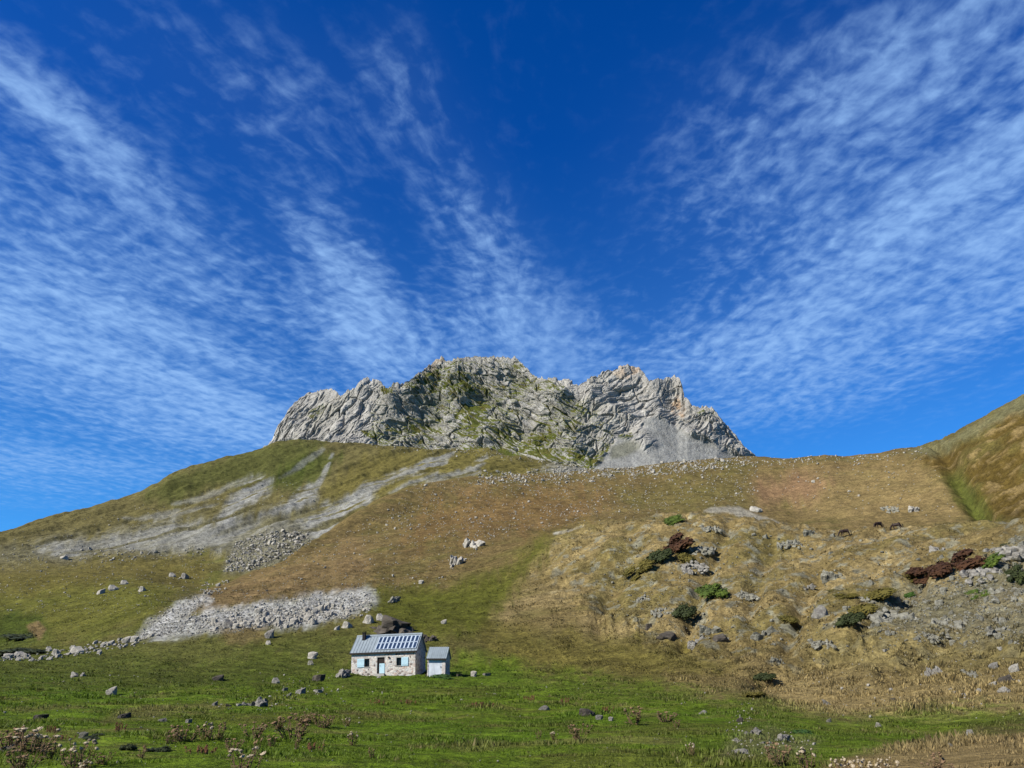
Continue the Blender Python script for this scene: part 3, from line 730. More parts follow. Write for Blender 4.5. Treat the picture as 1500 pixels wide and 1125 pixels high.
B(315, 924, 9, 6, 'r', 'pale', 'small pale boulder left of the rounded one under the scree fan')
# behind the hut
O(573, 936, 66, 27, 'j', 'dark', 'dark craggy outcrop with a black overhang, right behind the hut', depth_k=0.5)
O(629, 941, 24, 15, 'o', 'dark', 'small dark spiky outcrop behind the gap between hut and shed')
B(540, 913, 17, 10, 'r', 'pale', 'whitish boulder left of the dark outcrop behind the hut')
B(557, 909, 13, 9, 'r', 'pale', 'whitish boulder touching the dark outcrop behind the hut')
B(508, 920, 17, 8, 'r', 'pale', 'long whitish boulder above the left end of the hut roof')
B(493, 923, 9, 6, 'r', 'pale', 'small whitish boulder, left neighbour of the long one above the roof')
B(650, 914, 9, 6, 'r', 'pale', 'lone pale boulder on the green slope above the shed')
O(573, 884, 18, 15, 'o', 'lich', 'small spiky rock group on the slope above the hut roof')
B(617, 855, 8, 5, 'r', 'pale', 'small pale stone on the slope below the split outcrop')
# slopes
O(671, 829, 24, 26, 'o', 'pale', 'lower half of the split pale outcrop on the brown slope', depth_k=0.7)
O(695, 803, 28, 17, 'o', 'pale', 'upper right half of the split pale outcrop on the brown slope', depth_k=0.6)
B(147, 870, 12, 7, 'r', 'pale', 'pale boulder, left end of the boulder line in the left valley')
B(165, 865, 14, 7, 'r', 'pale', 'pale boulder, second from left in the left valley line')
B(182, 856, 11, 6, 'r', 'pale', 'pale boulder, third from left in the left valley line')
B(208, 866, 11, 6, 'r', 'pale', 'pale boulder under the right end of the left valley line')
B(252, 845, 10, 6, 'r', 'pale', 'pale boulder left of the dark-topped one in the left valley')
B(270, 848, 13, 7, 'r', 'grey', 'dark-topped grey boulder right of the left valley line')
B(94, 819, 12, 5, 's', 'pale', 'flat pale rock on the shelf below the long grey scree')
B(184, 942, 13, 9, 'r', 'pale', 'large white stream stone just below the scree fan tip')
B(197, 940, 12, 8, 'r', 'pale', 'large white stream stone touching the scree fan tip')
B(161, 945, 12, 7, 'r', 'pale', 'white stream stone, third down from the scree fan tip')
B(113, 957, 20, 9, 'r', 'pale', 'wide white stream stone in the middle of the stream line')
B(81, 960, 13, 8, 'r', 'pale', 'white stream stone left of the wide one in the stream line')
B(30, 962, 20, 7, 'r', 'pale', 'long white stream stone near the left end of the stream line')
B(12, 964, 14, 6, 'r', 'pale', 'white stream stone, last on the left of the stream line')
# right-hand side
O(1372, 990, 26, 27, 'o', 'grey', 'upright fan-shaped grey outcrop on the tan slope, standing alone')
B(1486, 984, 15, 11, 'r', 'pale', 'smooth rounded pale boulder at the right edge, above the slabs')
B(1474, 1000, 26, 13, 's', 'dark', 'dark-edged split slab at the right edge of the slope')
B(1455, 1006, 14, 8, 'r', 'pale', 'pale block left of the dark-edged slab at the right edge')
B(1470, 1014, 20, 8, 's', 'pale', 'flat pale slab below the dark-edged one at the right edge')
B(1411, 1020, 13, 5, 's', 'pale', 'thin whitish slab, left end of the slab row on the tan slope')
B(1398, 1016, 10, 4, 's', 'grey', 'thin grey slab beside the whitish one of the slab row')
B(1433, 1014, 15, 6, 's', 'pale', 'broken pale slab in the middle of the slab row')
O(1430, 992, 26, 12, 'p', 'lich', 'low lichen-grey rock patch between the fan outcrop and the slabs')
B(1456, 980, 14, 9, 'r', 'grey', 'grey block with dark right side above the lichen patch')
B(1305, 1011, 8, 4, 's', 'pale', 'little whitish stone on the tan slope left of the slab row')
B(1308, 1027, 14, 5, 's', 'dark', 'little dark-topped stone under the whitish one on tan slope')
B(1287, 1065, 11, 7, 'r', 'pale', 'pale stone on the straw band above the small meadow tongue')
B(1422, 1077, 14, 9, 'r', 'pale', 'white rock with black notch where the bottom right mound begins')
B(1394, 1093, 12, 5, 's', 'pale', 'flat pale stone on the bottom right mound edge')
B(1211, 1033, 15, 8, 's', 'grey', 'tilted grey slab alone on the lower tan slope')
B(1214, 1058, 10, 6, 'r', 'lich', 'small rounded stone below the tilted slab on lower tan slope')
O(1140, 974, 20, 15, 'o', 'lich', 'small upright grey outcrop above the streamlet bushes')
B(977, 935, 32, 9, 's', 'dark', 'long stone with black shadow slot at the foot of the tan hill')
B(950, 922, 12, 7, 's', 'dark', 'black-sided stone at the left foot of the tan hill')
O(1022, 942, 30, 12, 'o', 'grey', 'grey outcrop at the hill foot under the dark green shrub')
B(1056, 940, 24, 10, 's', 'dark', 'dark wedge rock at the hill foot, right of the grey outcrop')
O(1043, 931, 34, 24, 'o', 'lich', 'leaning lichen-grey slabs rising above the dark wedge rock')
O(1202, 905, 26, 16, 's', 'grey', 'grey rock with a black diagonal crack in the middle of the hill')
O(1185, 866, 20, 16, 'o', 'grey', 'dark grey knob below the horses, on the bare tan hill')
O(1222, 850, 34, 14, 'o', 'lich', 'wide broken outcrop with mossy left end under the horses')
O(1379, 806, 32, 19, 'o', 'grey', 'grey crag of upright ribs above the rust-red bush', depth_k=0.5)
O(1158, 806, 34, 10, 'p', 'lich', 'low stony patch on the hill crest left of the horses')
O(1188, 785, 20, 9, 'o', 'lich', 'slanting rock fin on the hill crest left of the horses')
O(1306, 752, 24, 13, 'p', 'lich', 'greenish stony knob in the hollow beyond the horses')
O(1342, 750, 20, 10, 'o', 'pale', 'pale stony knob in the hollow, right of the greenish one')
B(1107, 750, 18, 8, 'r', 'pale', 'pale rock beside the pale path behind the hill crest')
O(1400, 930, 60, 34, 'p', 'lich', 'broad pale-grey outcrop in the middle of the right slope', depth_k=0.6)
O(1362, 945, 26, 16, 'p', 'lich', 'lower left tail of the broad pale-grey outcrop')
O(1308, 912, 66, 30, 'p', 'lich', 'grey rocky band right of the long olive shrub', depth_k=0.5)
O(1478, 826, 60, 32, 'p', 'grey', 'topmost grey rock mass at the right edge of the hill', depth_k=0.5)
O(1440, 858, 54, 26, 'p', 'grey', 'grey rocks below the rust-red bush on its right', depth_k=0.5)
O(1478, 880, 50, 28, 'p', 'lich', 'grey rocks around the dark green shrub at the right edge', depth_k=0.5)
O(1470, 925, 46, 24, 'p', 'lich', 'lichen-grey rock field at the right edge above the round boulder', depth_k=0.5)
O(1030, 815, 40, 16, 'p', 'lich', 'pale grey rocks right of the rusty shrub on the hilltop')
O(1018, 845, 40, 22, 'p', 'grey', 'grey rocks between the rusty shrub and the bright green juniper')
O(1042, 780, 28, 10, 'p', 'lich', 'low rocks near the top of the tan hill')
O(1094, 880, 34, 12, 'p', 'lich', 'low greenish rocks right of the bright green juniper')
O(1270, 885, 34, 16, 'p', 'lich', 'stony patch left of the long olive shrub')
O(1120, 935, 40, 16, 'o', 'lich', 'slabby ledge at the hill foot, right of the dark wedge rock')
O(1205, 952, 34, 14, 'p', 'lich', 'low rocks below the long olive shrub, lower end')
O(945, 880, 26, 12, 'p', 'lich', 'low stones on the left flank of the tan hill')
O(970, 905, 30, 13, 'p', 'lich', 'stony patch above the black-sided stone at the hill foot')
B(1086, 1104, 30, 8, 's', 'pale', 'long pale slab at the lower left of the pale rubble')
O(1102, 1077, 26, 13, 'o', 'grey', 'grey rock lump at the upper left of the pale rubble')
O(1142, 1086, 26, 16, 'o', 'pale', 'pointed pale rock in the middle of the pale rubble')
B(1084, 1058, 12, 8, 'r', 'dark', 'dark reddish stone in the streamlet bed above the pale rubble')
B(1030, 1046, 16, 6, 's', 'pale', 'pale slab in the grass left of the streamlet')
B(555, 993, 7, 3, 's', 'pale', 'small white stone on the grass before the hut door')
B(626, 990, 8, 4, 'r', 'dark', 'small reddish-dark stone in the gap between hut and shed')
B(672, 991, 14, 4, 's', 'dark', 'flat dark slab lying against the right side of the shed')
n_rocks = len([o for o in bpy.data.objects if o.get('category') in ('rock', 'outcrop')])

# ---- scattered stones
LAND = [('the stone hut', 565, 960), ('the split outcrop', 683, 815), ('the scree fan', 380, 900), ('the fan tip', 215, 925), ('the rubble heap', 395, 805), ('the horses', 1275, 782),
        ('the rust-red bush', 1390, 828), ('the saddle', 1180, 680), ('the crag foot', 680, 670), ('the grey apron', 960, 690), ('the pointed meadow rock', 372, 1030),
        ('the round meadow boulder', 162, 1012), ('the dark hollow rock', 858, 1045), ('the gully', 1405, 720), ('the pale path', 1100, 755), ('the bright juniper', 1042, 872),
        ('the slab row', 1430, 1012), ('the pale rubble', 1130, 1090), ('the long scree', 200, 790), ('the broad outcrop', 1400, 920), ('the left valley line', 170, 862), ('the hilltop', 950, 752),
        ('the stream line', 60, 958), ('the crest', 820, 705), ('the rusty shrub', 972, 820)]
FAN = [(203,932),(222,908),(262,885),(296,876),(303,882),(272,905),(340,893),(420,880),(500,870),(542,868),(546,884),(510,900),(440,915),(380,918),(300,925),(240,932)]
#        polygon, count, size min, size max, power, colour, ground word, stuff?
SZ = [([(700,697),(760,692),(860,686),(1000,673),(1110,668),(1110,678),(1000,692),(860,702),(760,706),(700,710)], 1500, 1.4, 6.5, 3.0, 0, 'brown crest'),
      ([(560,770),(600,715),(700,702),(1110,680),(1110,730),(960,750),(860,765),(700,790)], 1700, 1.1, 6, 3.4, 0, 'brown slope'),
      ([(300,880),(480,790),(600,735),(760,770),(640,860),(540,868)], 800, 1.0, 4.5, 3.6, 0, 'rusty slope'),
      ([(1110,672),(1340,658),(1390,700),(1400,760),(1160,745)], 160, 1.3, 6, 3.4, 0, 'tan saddle slope'),
      ([(1110,668),(1240,668),(1340,655),(1360,662),(1250,680),(1120,682)], 160, 1.4, 6, 3.2, 0, 'skyline saddle'),
      ([(0,805),(330,800),(300,868),(200,900),(0,900)], 700, 1.0, 4.5, 3.4, 0, 'left valley floor'),
      ([(40,812),(200,802),(330,798),(320,812),(150,822),(40,826)], 160, 1.4, 6, 3.2, 0, 'scree edge'),
      ([(0,785),(250,730),(450,700),(480,775),(250,790),(0,815)], 260, 1.0, 3.2, 3.2, 0, 'far left slope'),
      ([(328,838),(345,800),(385,782),(440,778),(458,790),(430,810),(400,824),(350,838)], 1100, 1.5, 8, 2.8, 1, 'rubble heap'),
      ([(290,870),(300,855),(335,850),(330,862),(310,872)], 60, 2, 6, 2.6, 1, 'rubble tail'),
      (FAN, 2600, 1.2, 4.5, 2.8, 3, 'scree fan'),
      ([(300,912),(340,905),(420,895),(530,885),(545,895),(500,906),(430,918),(340,922)], 420, 3.0, 11, 2.6, 3, 'scree fan edge'),
      ([(0,962),(60,957),(120,950),(200,936),(225,930),(215,938),(140,956),(60,966),(0,969)], 220, 2.5, 8, 2.6, 1, 'stream line'),
      ([(0,985),(500,985),(520,1000),(500,1120),(0,1120)], 170, 1.3, 6, 3.0, 2, 'left meadow'),
      ([(500,1000),(1000,1000),(1150,1060),(1150,1120),(500,1120)], 110, 1.2, 4.5, 3.0, 2, 'open meadow'),
      ([(370,1032),(420,1012),(480,1008),(500,1012),(430,1025),(385,1045)], 60, 1.5, 6, 2.6, 2, 'meadow'),
      ([(900,795),(1000,770),(1150,790),(1500,790),(1500,900),(1300,960),(1100,945),(950,930),(880,880)], 1400, 1.3, 8, 2.8, 4, 'tan hill'),
      ([(1270,925),(1300,885),(1400,850),(1440,815),(1500,785),(1500,940),(1380,950)], 1000, 1.8, 10, 2.6, 4, 'right rock field'),
      ([(1180,960),(1500,930),(1500,1060),(1200,1045)], 140, 1.4, 7, 2.8, 1, 'lower tan slope'),
      ([(1050,1108),(1070,1082),(1105,1068),(1150,1072),(1200,1086),(1190,1100),(1120,1108)], 110, 1.5, 7, 2.6, 1, 'pale rubble'),
      ([(1060,1070),(1085,1040),(1100,1020),(1110,1030),(1095,1060),(1075,1075)], 50, 1.5, 6, 2.6, 1, 'streamlet bed'),
      ([(530,649),(720,655),(800,675),(880,690),(860,698),(760,672),(700,666),(540,655)], 380, 1.0, 4, 3.0, 0, 'crag foot'),
      ([(880,690),(960,630),(1060,668),(1000,684)], 90, 1.0, 3, 3.0, 3, 'grey apron')]
sr = np.random.default_rng(21); stones = []
for zi, (pts, cnt, s0, s1, pw_, ci, word) in enumerate(SZ):
    pa = np.array(pts, float); lo = pa.min(0); hi = pa.max(0); got = 0; cand = sr.uniform(lo, hi, (cnt * 12, 2))
    ins = poly_mask(cand[:, 0], cand[:, 1], pts, 11 if word == 'scree fan' else 8) > sr.uniform(0.1, 0.95, len(cand))
    cl_ = fbm(cand[:, 0] / 22, cand[:, 1] / 9, zi * 3.0, 3)
    ins &= cl_ + sr.normal(size=len(cand)) * 0.35 > (-0.05 if word not in ('scree fan', 'rubble heap') else -0.6)
    for px, py in cand[ins][:cnt]:
        s = s0 * (1 - sr.random()) ** (-1 / pw_)
        if s > s1: s = sr.uniform(s0, s1)
        q = hit(px, py)
        if q is None or (q[0] ** 2 + q[1] ** 2) > 760 ** 2: continue
        stones.append((s, px, py, q, zi))
print('stones', len(stones), 'rocks', n_rocks)
hut_px = lambda px, py: 505 < px < 665 and 925 < py < 996
stones = [s for s in stones if not hut_px(s[1], s[2])]
not_ind = {'scree fan', 'crag foot', 'grey apron', 'rubble heap', 'far left slope'}
order = sorted(range(len(stones)), key=lambda k: -stones[k][0] * (0 if SZ[stones[k][4]][6] in not_ind else 1))
NIND = 292 - n_rocks
ind = []; taken = []
for k in order:
    s, px, py, q, zi = stones[k]
    if len(ind) >= NIND: break
    ind.append(k)
indset = set(ind)
CW = {0: ('pale', 'pale'), 1: ('pale', 'whitish'), 2: ('pale', 'pale'), 3: ('pale', 'light grey'), 4: ('lich', 'lichen-grey')}
groups = {}
for k in ind:
    s, px, py, q, zi = stones[k]
    ln, lx, ly = min(LAND, key=lambda L: math.hypot(L[1] - px, (L[2] - py) * 1.4))
    dx_, dy_ = px - lx, (py - ly)
    ang = math.degrees(math.atan2(-dy_, dx_)) % 360
    dn = ['right', 'upper right', 'top', 'upper left', 'left', 'lower left', 'bottom', 'lower right'][int((ang + 22.5) // 45) % 8]
    groups.setdefault((zi, ln, dn), []).append((math.hypot(dx_, dy_), k))
ORD = ['nearest', 'second', 'third', 'fourth', 'fifth', 'sixth', 'seventh', 'eighth', 'ninth', 'tenth', 'eleventh', 'twelfth'] + ['%dth' % i for i in range(13, 80)]
DIRW = {'right': 'right of', 'upper right': 'upper right of', 'top': 'above', 'upper left': 'upper left of', 'left': 'left of', 'lower left': 'lower left of', 'bottom': 'below', 'lower right': 'lower right of'}
for (zi, ln, dn), lst in groups.items():
    lst.sort()
    for n_, (_, k) in enumerate(lst):
        s, px, py, q, _z = stones[k]; mat, cw = CW[SZ[zi][5]]
        flat = pk.random() < 0.4
        lab = f'{cw} {"flat" if flat else "blocky"} stone on the {SZ[zi][6]}, {ORD[n_]} {DIRW[dn]} {ln}'
        if len(lab.replace('-', ' ').split()) > 15: lab = f'{cw} stone on the {SZ[zi][6]}, {ORD[n_]} {DIRW[dn]} {ln}'
        put_rock('stone', px, py, s * 1.15, s * (0.5 if flat else 0.8), 's' if flat else 'r', mat, lab, group='stones strewn over the slopes and meadow')
        COL.objects[-1].name = 'boulder' if False else COL.objects[-1].name

def merged_stones(name, sel, mat, label, cat, sub=1, nproto=10):
    protos = [rock_vf(600 + i, sub, 8, 0.08) for i in range(nproto)]
    Vs = []; Fs = []; n = 0
    for s, px, py, q, zi in sel:
        v, f = protos[sr.integers(nproto)]
        x, y, z, dep, i, j = q; m = s * dep / FPX
        sc = np.array((m * sr.uniform(.8, 1.2), m * sr.uniform(.7, 1.1), m * sr.uniform(.4, .85)))
        v = (v * sc) @ rot3('x', sr.normal() * .25).T @ rot3('z', sr.uniform(0, 6.3)).T
        Vs.append(v + (x, y, z - 0.05 * m)); Fs.append(f + n); n += len(v)
    o = link(name, mesh_from(name, np.concatenate(Vs), np.concatenate(Fs), mat, smooth=False))
    return tag(o, label, cat, kind='stuff')
rest = [stones[k] for k in range(len(stones)) if k not in indset]
grp = lambda ws: [s for s in rest if SZ[s[4]][5] in ws]
merged_stones('scattered_stones', grp((0, 2)), M_PALE, 'countless small pale stones strewn over slopes and meadow', 'stones')
merged_stones('scree', grp((1, 3)), M_PALE, 'loose grey scree and rubble filling the fan, heap and stream bed', 'scree')
merged_stones('rock_debris', grp((4,)), M_LICH, 'lichen-grey rock debris poking through the turf of the right hill', 'stones')
print('rocks done', round(time.time() - T0, 1))

# ------------------------------------------------------------------ vegetation
M_JUN = mat_leaf('juniper_green', (0.045, 0.080, 0.008), (0.11, 0.16, 0.014), 1.2)
M_DGR = mat_leaf('dark_shrub', (0.020, 0.030, 0.006), (0.055, 0.070, 0.014), 1.2)
M_OLV = mat_leaf('olive_shrub', (0.075, 0.068, 0.008), (0.190, 0.150, 0.022), 0.8)
M_RST = mat_leaf('rust_red_shrub', (0.045, 0.018, 0.006), (0.095, 0.040, 0.012), 0.8)
M_WEED = mat_leaf('lush_weeds', (0.030, 0.075, 0.008), (0.070, 0.150, 0.014), 2.0)
def bush_mesh(seed, mat, n=2200):
    """low shrub: leaf-sized faces through the volume of a few merged cushions, unit box"""
    g = np.random.default_rng(seed); nb = 9
    c = np.stack([g.uniform(-.38, .38, nb), g.uniform(-.38, .38, nb), g.uniform(0, .45, nb)], 1)
    r = g.uniform(.14, .30, nb); k = g.integers(nb, size=n)
    d = g.normal(size=(n, 3)); d /= np.linalg.norm(d, axis=1)[:, None]
    p = c[k] + d * (r[k] * g.uniform(.55, 1.08, n))[:, None] * (1, 1, .9)
    keep = (p[:, 2] > -0.1) & (fbm(p[:, 0] * 5, p[:, 1] * 5, p[:, 2] * 5 + seed, 2) > -0.45); p = p[keep]; d = d[keep]; n = len(p)
    a = np.cross(d, g.normal(size=(n, 3))); a /= np.linalg.norm(a, axis=1)[:, None]; b = np.cross(a, d) * 0.6 + d * g.uniform(-.4, .9, n)[:, None]
    s = g.uniform(.018, .045, n)[:, None]
    V = np.stack([p - a * s - b * s, p + a * s - b * s, p + a * s * .6 + b * s * 1.3, p - a * s * .6 + b * s * 1.3], 1).reshape(-1, 3)
    # woody core so the cushions are opaque
    cv = []; cf = []; m = len(V)
    for q in range(nb):
        v, f = ICO[2]; w_ = v * r[q] * 0.72 * (1, 1, .9) * (1 + .25 * fbm(v[:, 0] * 2, v[:, 1] * 2, v[:, 2] * 2 + q, 2))[:, None] + c[q]
        cv.append(w_); cf.append(f + m); m += len(w_)
    V = np.concatenate([V] + cv); V[:, 2] = np.maximum(V[:, 2], -.2)
    return mesh_from('shrub', V, [np.arange(n * 4).reshape(-1, 4), np.concatenate(cf)], mat, smooth=False)
BM = {}
def bush(px, py, w_, h_, mk, label, yaw=0.0, dk=0.7, name='low_shrub', cat='shrub', group=None):
    mats = {'jun': M_JUN, 'dk': M_DGR, 'olv': M_OLV, 'rst': M_RST, 'weed': M_WEED}
    q = hit(px, py); x, y, z, dep, i, j = q
    key = (mk, pk.randrange(3)); 
    if key not in BM: BM[key] = bush_mesh(40 + hash(key[1]) + len(BM), mats[mk])
    w_ *= 1.15; h_ *= 1.15
    sx = w_ * dep / FPX; sh = h_ * dep / FPX; sy = sx * dk; a = math.atan2(x, y); sl = .1
    q2 = hit(px, py - h_ * .6)
    if q2 is not None and 0 < q2[3] - dep < .35 * dep: sy = min(max(math.hypot(q2[0] - x, q2[1] - y), sx * .4), sx * 2); sl = min(max(math.atan2(q2[2] - z, sy), 0), .6)
    xx = x + math.sin(a) * sy * .5; yy = y + math.cos(a) * sy * .5
    o = link(name, BM[key]); o.location = (xx, yy, gz(xx, yy) - .03)
    o.rotation_euler = (sl, -yaw, -a + pk.uniform(-.15, .15)); o.scale = (sx * 1.1, sy * 1.1, max(sh * .68, sx * .26))
    return tag(o, label, cat, group)
bush(1404, 836, 62, 36, 'rst', 'large rust-red shrub near the top right of the tan hill', 0.25, 0.5)
bush(1370, 852, 56, 34, 'rst', 'darker rust-brown shrub joined to the large rust-red one on its left', 0.2, 0.5)
bush(1348, 856, 30, 20, 'olv', 'olive end of the rust-red shrub line, lowest left piece', 0.1)
bush(1286, 890, 54, 26, 'olv', 'upper half of the long olive shrub strip under the rust-red bush', 0.35, 0.5)
bush(1262, 910, 50, 30, 'olv', 'middle of the long olive shrub strip, dark olive', 0.35, 0.5)
bush(1246, 926, 36, 26, 'dk', 'dark green lower end of the long olive shrub strip', 0.3, 0.6)
bush(1330, 876, 18, 9, 'weed', 'small bright green shrub between the olive strip and the rust-brown one', 0.2)
bush(1042, 879, 38, 28, 'jun', 'bright green juniper cushion in the middle of the tan hill', 0.1)
bush(1003, 918, 30, 32, 'dk', 'rounded dark green shrub at the lower left of the tan hill', 0.1)
bush(988, 814, 46, 30, 'rst', 'rusty brown shrub on the upper left of the tan hill', 0.4)
bush(964, 830, 38, 26, 'dk', 'dark green shrub in front of the rusty one, upper left hill', 0.4)
bush(940, 846, 36, 22, 'olv', 'yellow-olive shrub, left end of the rusty shrub group', 0.5)
bush(1002, 836, 30, 28, 'olv', 'olive shrub right of the rusty one on the upper left hill', -0.2)
bush(1152, 917, 30, 20, 'olv', 'olive shrub with yellow top in the middle of the hill foot', -0.1)
bush(982, 770, 34, 12, 'jun', 'low green shrub on the crest of the tan hill', 0.25)
bush(1118, 1002, 30, 17, 'dk', 'dark shrub at the head of the streamlet', 0.1)
bush(1100, 1024, 38, 20, 'olv', 'olive shrub filling the streamlet notch below the dark one', 0.1)
bush(1170, 1075, 34, 11, 'weed', 'bright green weeds in the streamlet left of the meadow tongue')
bush(1425, 878, 30, 15, 'jun', 'green juniper among grey rocks right of the long olive strip', 0.4)
bush(1450, 835, 34, 15, 'jun', 'green juniper just below the rust-red shrub', 0.5)
bush(1490, 858, 24, 28, 'dk', 'dark green shrub at the very right edge among grey rocks', 0.3)
bush(1472, 800, 26, 9, 'dk', 'dark green strip of shrub under the topmost right rocks', 0.2)
bush(186, 1100, 19, 20, 'dk', 'dark green round shrub in the bottom left meadow')
bush(229, 1102, 26, 18, 'dk', 'dark shrub with straw around it, right neighbour of the round one')
bush(138, 1083, 22, 10, 'dk', 'dark green weeds beside the lichen-grey stone, bottom left')
bush(36, 938, 44, 12, 'dk', 'dark heath strip in the hollow above the stream line, far left', 0.0)
bush(30, 960, 50, 7, 'dk', 'dark bank growth right behind the left end of the stream line')
bush(642, 994, 34, 6, 'weed', 'bright green nettles before the shed door', 0, 0.4)
bush(1222, 866, 26, 10, 'olv', 'mossy olive shrub under the broken outcrop below the horses')
bush(1240, 880, 26, 10, 'olv', 'small olive shrub patch above the black-cracked rock')

# dry thistles and docks
M_STEM = mat_plain('dry_stem', (0.22, 0.14, 0.07), 0.9, 0.3, 30)
M_DLEAF = mat_plain('dry_thistle_leaf', (0.19, 0.13, 0.06), 0.9, 0.4, 20)
M_HEADP = mat_plain('pale_seed_head', (0.55, 0.45, 0.30), 0.9, 0.25, 40)
M_HEADB = mat_plain('brown_seed_head', (0.30, 0.19, 0.10), 0.9, 0.3, 40)
M_DOCK = mat_plain('rusty_dock', (0.24, 0.10, 0.05), 0.9, 0.35, 30)
def thistle_proto(seed, nh, hm, tall, spread, label):
    g = np.random.default_rng(seed); root = empty('dry_thistle', (0, -500, 0))
    st = MB(); lf = MB(); heads = []
    for i in range(nh):
        a = g.uniform(0, 6.28); r = g.uniform(0.05, spread); h = tall * g.uniform(0.6, 1.0)
        b = np.array((r * .35 * math.cos(a), r * .35 * math.sin(a), -.05)); t = np.array((r * math.cos(a), r * math.sin(a), h))
        mid = (b + t) / 2 + g.normal(size=3) * .03
        st.tube([b, mid, t], [.010, .008, .005], 5); heads.append(t)
        for _ in range(7):
            u = g.uniform(.1, .95); c = b * (1 - u) + t * u; an = g.uniform(0, 6.28); L = g.uniform(.07, .16) * (1.2 - u * .5)
            d = np.array((math.cos(an), math.sin(an), g.uniform(-.2, .6))) * L; s = np.cross(d, (0, 0, 1)); s = s / (np.linalg.norm(s) + 1e-9) * L * .22
            lf.add([c, c + d * .5 + s + (0, 0, .01), c + d, c + d * .5 - s], [(0, 1, 2, 3)])
    st.build('stem', M_STEM, root); lf.build('foliage', M_DLEAF, root)
    for t in heads:
        m = MB(); rr2 = g.uniform(.020, .036); m.ball((0, 0, 0), (rr2 * 1.1, rr2 * 1.1, rr2 * .8), 8, 5)
        for k in range(10):
            an = 6.283 * k / 10; d = np.array((math.cos(an), math.sin(an), .25)) * rr2 * 1.9; s = np.array((-math.sin(an), math.cos(an), 0)) * rr2 * .3
            m.add([d * .45 - s, d * .45 + s, d], [(0, 1, 2)])
        hd = m.build('seed_head', hm, root); hd.location = t; hd.rotation_euler = (g.normal() * .5, g.normal() * .5, 0)
    return root
def dock_proto(seed):
    g = np.random.default_rng(seed); root = empty('dry_dock', (0, -500, 0)); st = MB(); sp = MB()
    for i in range(9):
        a = g.uniform(0, 6.28); r = g.uniform(.05, .45); h = g.uniform(.22, .42); b = np.array((r * .8 * math.cos(a), r * .8 * math.sin(a), -.05)); t = np.array((r * math.cos(a), r * math.sin(a), h))
        st.tube([b, t], [.008, .004], 5)
        for _ in range(16):
            u = g.uniform(.35, 1); sp.ball(b * (1 - u) + t * u + g.normal(size=3) * .018, g.uniform(.012, .024), 5, 3)
    st.build('stem', M_STEM, root); sp.build('foliage', M_DOCK, root)
    return root
tp = [thistle_proto(1, 13, M_HEADP, .50, .34, ''), thistle_proto(2, 10, M_HEADP, .42, .26, ''), thistle_proto(3, 15, M_HEADB, .46, .42, ''), thistle_proto(4, 8, M_HEADB, .50, .20, ''), dock_proto(5)]
used_p = [False] * 5
def copy_tree(o):
    c = o.copy(); COL.objects.link(c)
    for ch in o.children:
        d_ = ch.copy(); COL.objects.link(d_); d_.parent = c
    return c
def thistle(px, py, h_, p, label, wide_=1.0):
    q = hit(px, py)
    if q is None: return
    x, y, z, dep, i, j = q
    if used_p[p]: o = copy_tree(tp[p])
    else: o = tp[p]; used_p[p] = True
    s = h_ * 1.12 * dep / FPX / .5
    o.location = (x, y, z); o.rotation_euler = (0, 0, pk.uniform(0, 6.28)); o.scale = (s * wide_, s * wide_, s)
    tag(o, label, 'dock' if p == 4 else 'thistle', 'dry docks in the meadow' if p == 4 else 'dry thistles in the meadow')
